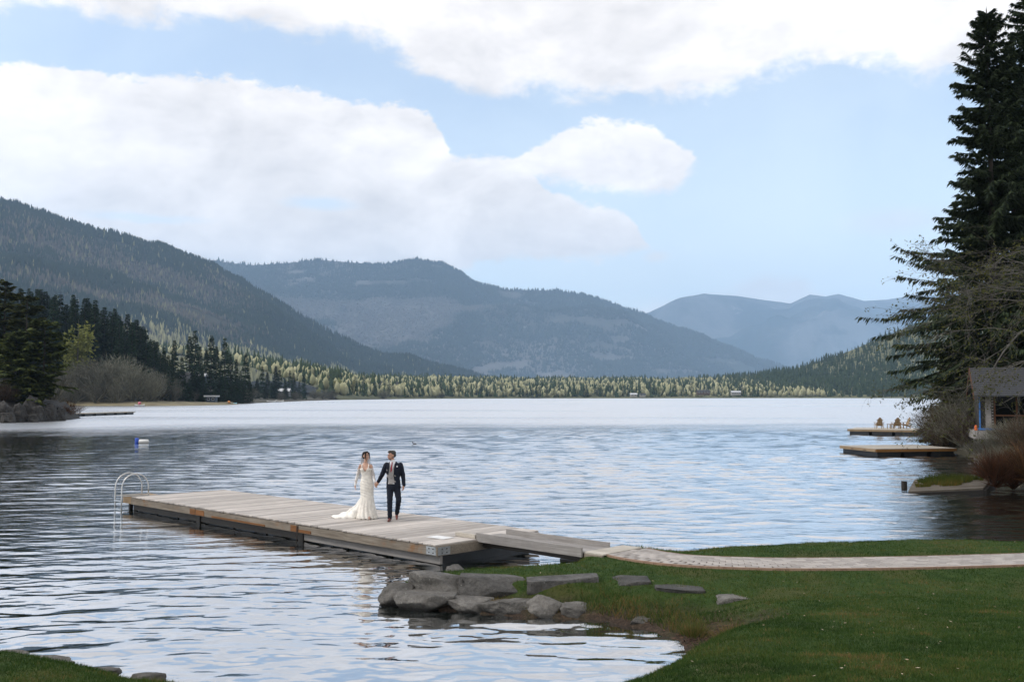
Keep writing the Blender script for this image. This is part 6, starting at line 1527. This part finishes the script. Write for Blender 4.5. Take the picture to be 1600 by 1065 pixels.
# rust-coloured tussocks on the bank
for i, (px, py, hh, nn, lb) in enumerate([(1148, 966, .26, 900, 'rust-coloured grass tussock above the muddy beach'), (1112, 988, .16, 500, 'small green tussock hanging over the mud'), (1040, 968, .18, 700, 'brown grass tussock overhanging the small flat stone'), (335, 1062, .16, 400, 'grass tuft poking up at the bottom border on the left'), (1085, 950, .2, 600, 'dry grass tussock below the split-faced block')]):
    p = on_z(px, py, .45 if i != 3 else .33); z = float(lawn_z(np.array([p.x]), np.array([p.y]))[0])
    B = np.stack([rg.normal(0, .09, nn), rg.normal(0, .09, nn), np.zeros(nn)], -1); d = np.stack([B[:, 0] * 5, B[:, 1] * 5, np.ones(nn)], -1) + rg.normal(0, .25, (nn, 3))
    V, Fc = slivers(B, d, hh * rg.uniform(.5, 1.2, nn), .008, rg)
    tt = np.clip(rg.normal([.92, .4, .8, .3, .75][i], .15, nn), 0, 1)
    tag(mesh_obj('grass_tussock', V, Fc, GM, attrs={'tint': ('POINT', np.repeat(tt, 3))}), lb, 'grass').location = (p.x, p.y, z - .01)
# fallen petals and leaves
nn = 230; Yl = 8 * (22 / 8) ** rg.random(nn); Xl = Yl * rg.uniform(-.1, .56, nn); s_ = sdist(Xl, Yl, SHORE); ok = (s_ > .8) & (path_dist(Xl, Yl) > .65); Xl, Yl = Xl[ok], Yl[ok]
P_ = np.stack([Xl, Yl, lawn_z(Xl, Yl) + .035], -1); V, Fc = diamonds(P_, np.stack([rg.normal(size=len(Xl)), rg.normal(size=len(Xl)), rg.normal(0, .2, len(Xl))], -1), np.stack([rg.normal(0, .3, len(Xl)), rg.normal(0, .3, len(Xl)), np.ones(len(Xl))], -1), rg.uniform(.015, .05, len(Xl)), rg.uniform(.008, .022, len(Xl)))
lf = mesh_obj('fallen_leaves', V, Fc, leaf_mat('dry_leaf', (0.50, 0.42, 0.30), (0.22, 0.14, 0.07), trans=0)); tag(lf, 'pale fallen leaves and petals scattered over the lawn', 'leaves', kind='stuff')
# leaf litter on the mud
nn = 1400; Xl = 2.8 + rg.normal(0, .42, nn); Yl = 14.15 + rg.normal(0, .5, nn); s_ = sdist(Xl, Yl, SHORE); ok = s_ > .02; Xl, Yl = Xl[ok], Yl[ok]
P_ = np.stack([Xl, Yl, lawn_z(Xl, Yl) + .008], -1); V, Fc = diamonds(P_, np.stack([rg.normal(size=len(Xl)), rg.normal(size=len(Xl)), rg.normal(0, .25, len(Xl))], -1), np.stack([rg.normal(0, .4, len(Xl)), rg.normal(0, .4, len(Xl)), np.ones(len(Xl))], -1), rg.uniform(.03, .10, len(Xl)), rg.uniform(.008, .03, len(Xl)))
lf = mesh_obj('leaf_litter', V, Fc, leaf_mat('wet_leaf', (0.14, 0.075, 0.045), (0.03, 0.02, 0.015), trans=0)); tag(lf, 'brown leaf litter on the muddy beach of the cove', 'leaves', kind='stuff')

# ------------------------------------------------------------------ haze
HZ = MB().box(-21000, 21000, -300, 24000, -6.0, 2500); hzm = bpy.data.materials.new('haze_air'); hzm.use_nodes = True; ht = hzm.node_tree; ht.nodes.clear()
ho = ht.nodes.new('ShaderNodeOutputMaterial'); hv = ht.nodes.new('ShaderNodeVolumePrincipled')
hv.inputs['Color'].default_value = (0.49, 0.71, 1.0, 1); hv.inputs['Density'].default_value = HAZE = 6.0e-5; hv.inputs['Anisotropy'].default_value = 0.1
ht.links.new(hv.outputs[0], ho.inputs['Volume'])
hzo = HZ.build('haze', hzm); tag(hzo, 'pale blue air haze over the lake valley', 'haze', kind='stuff')
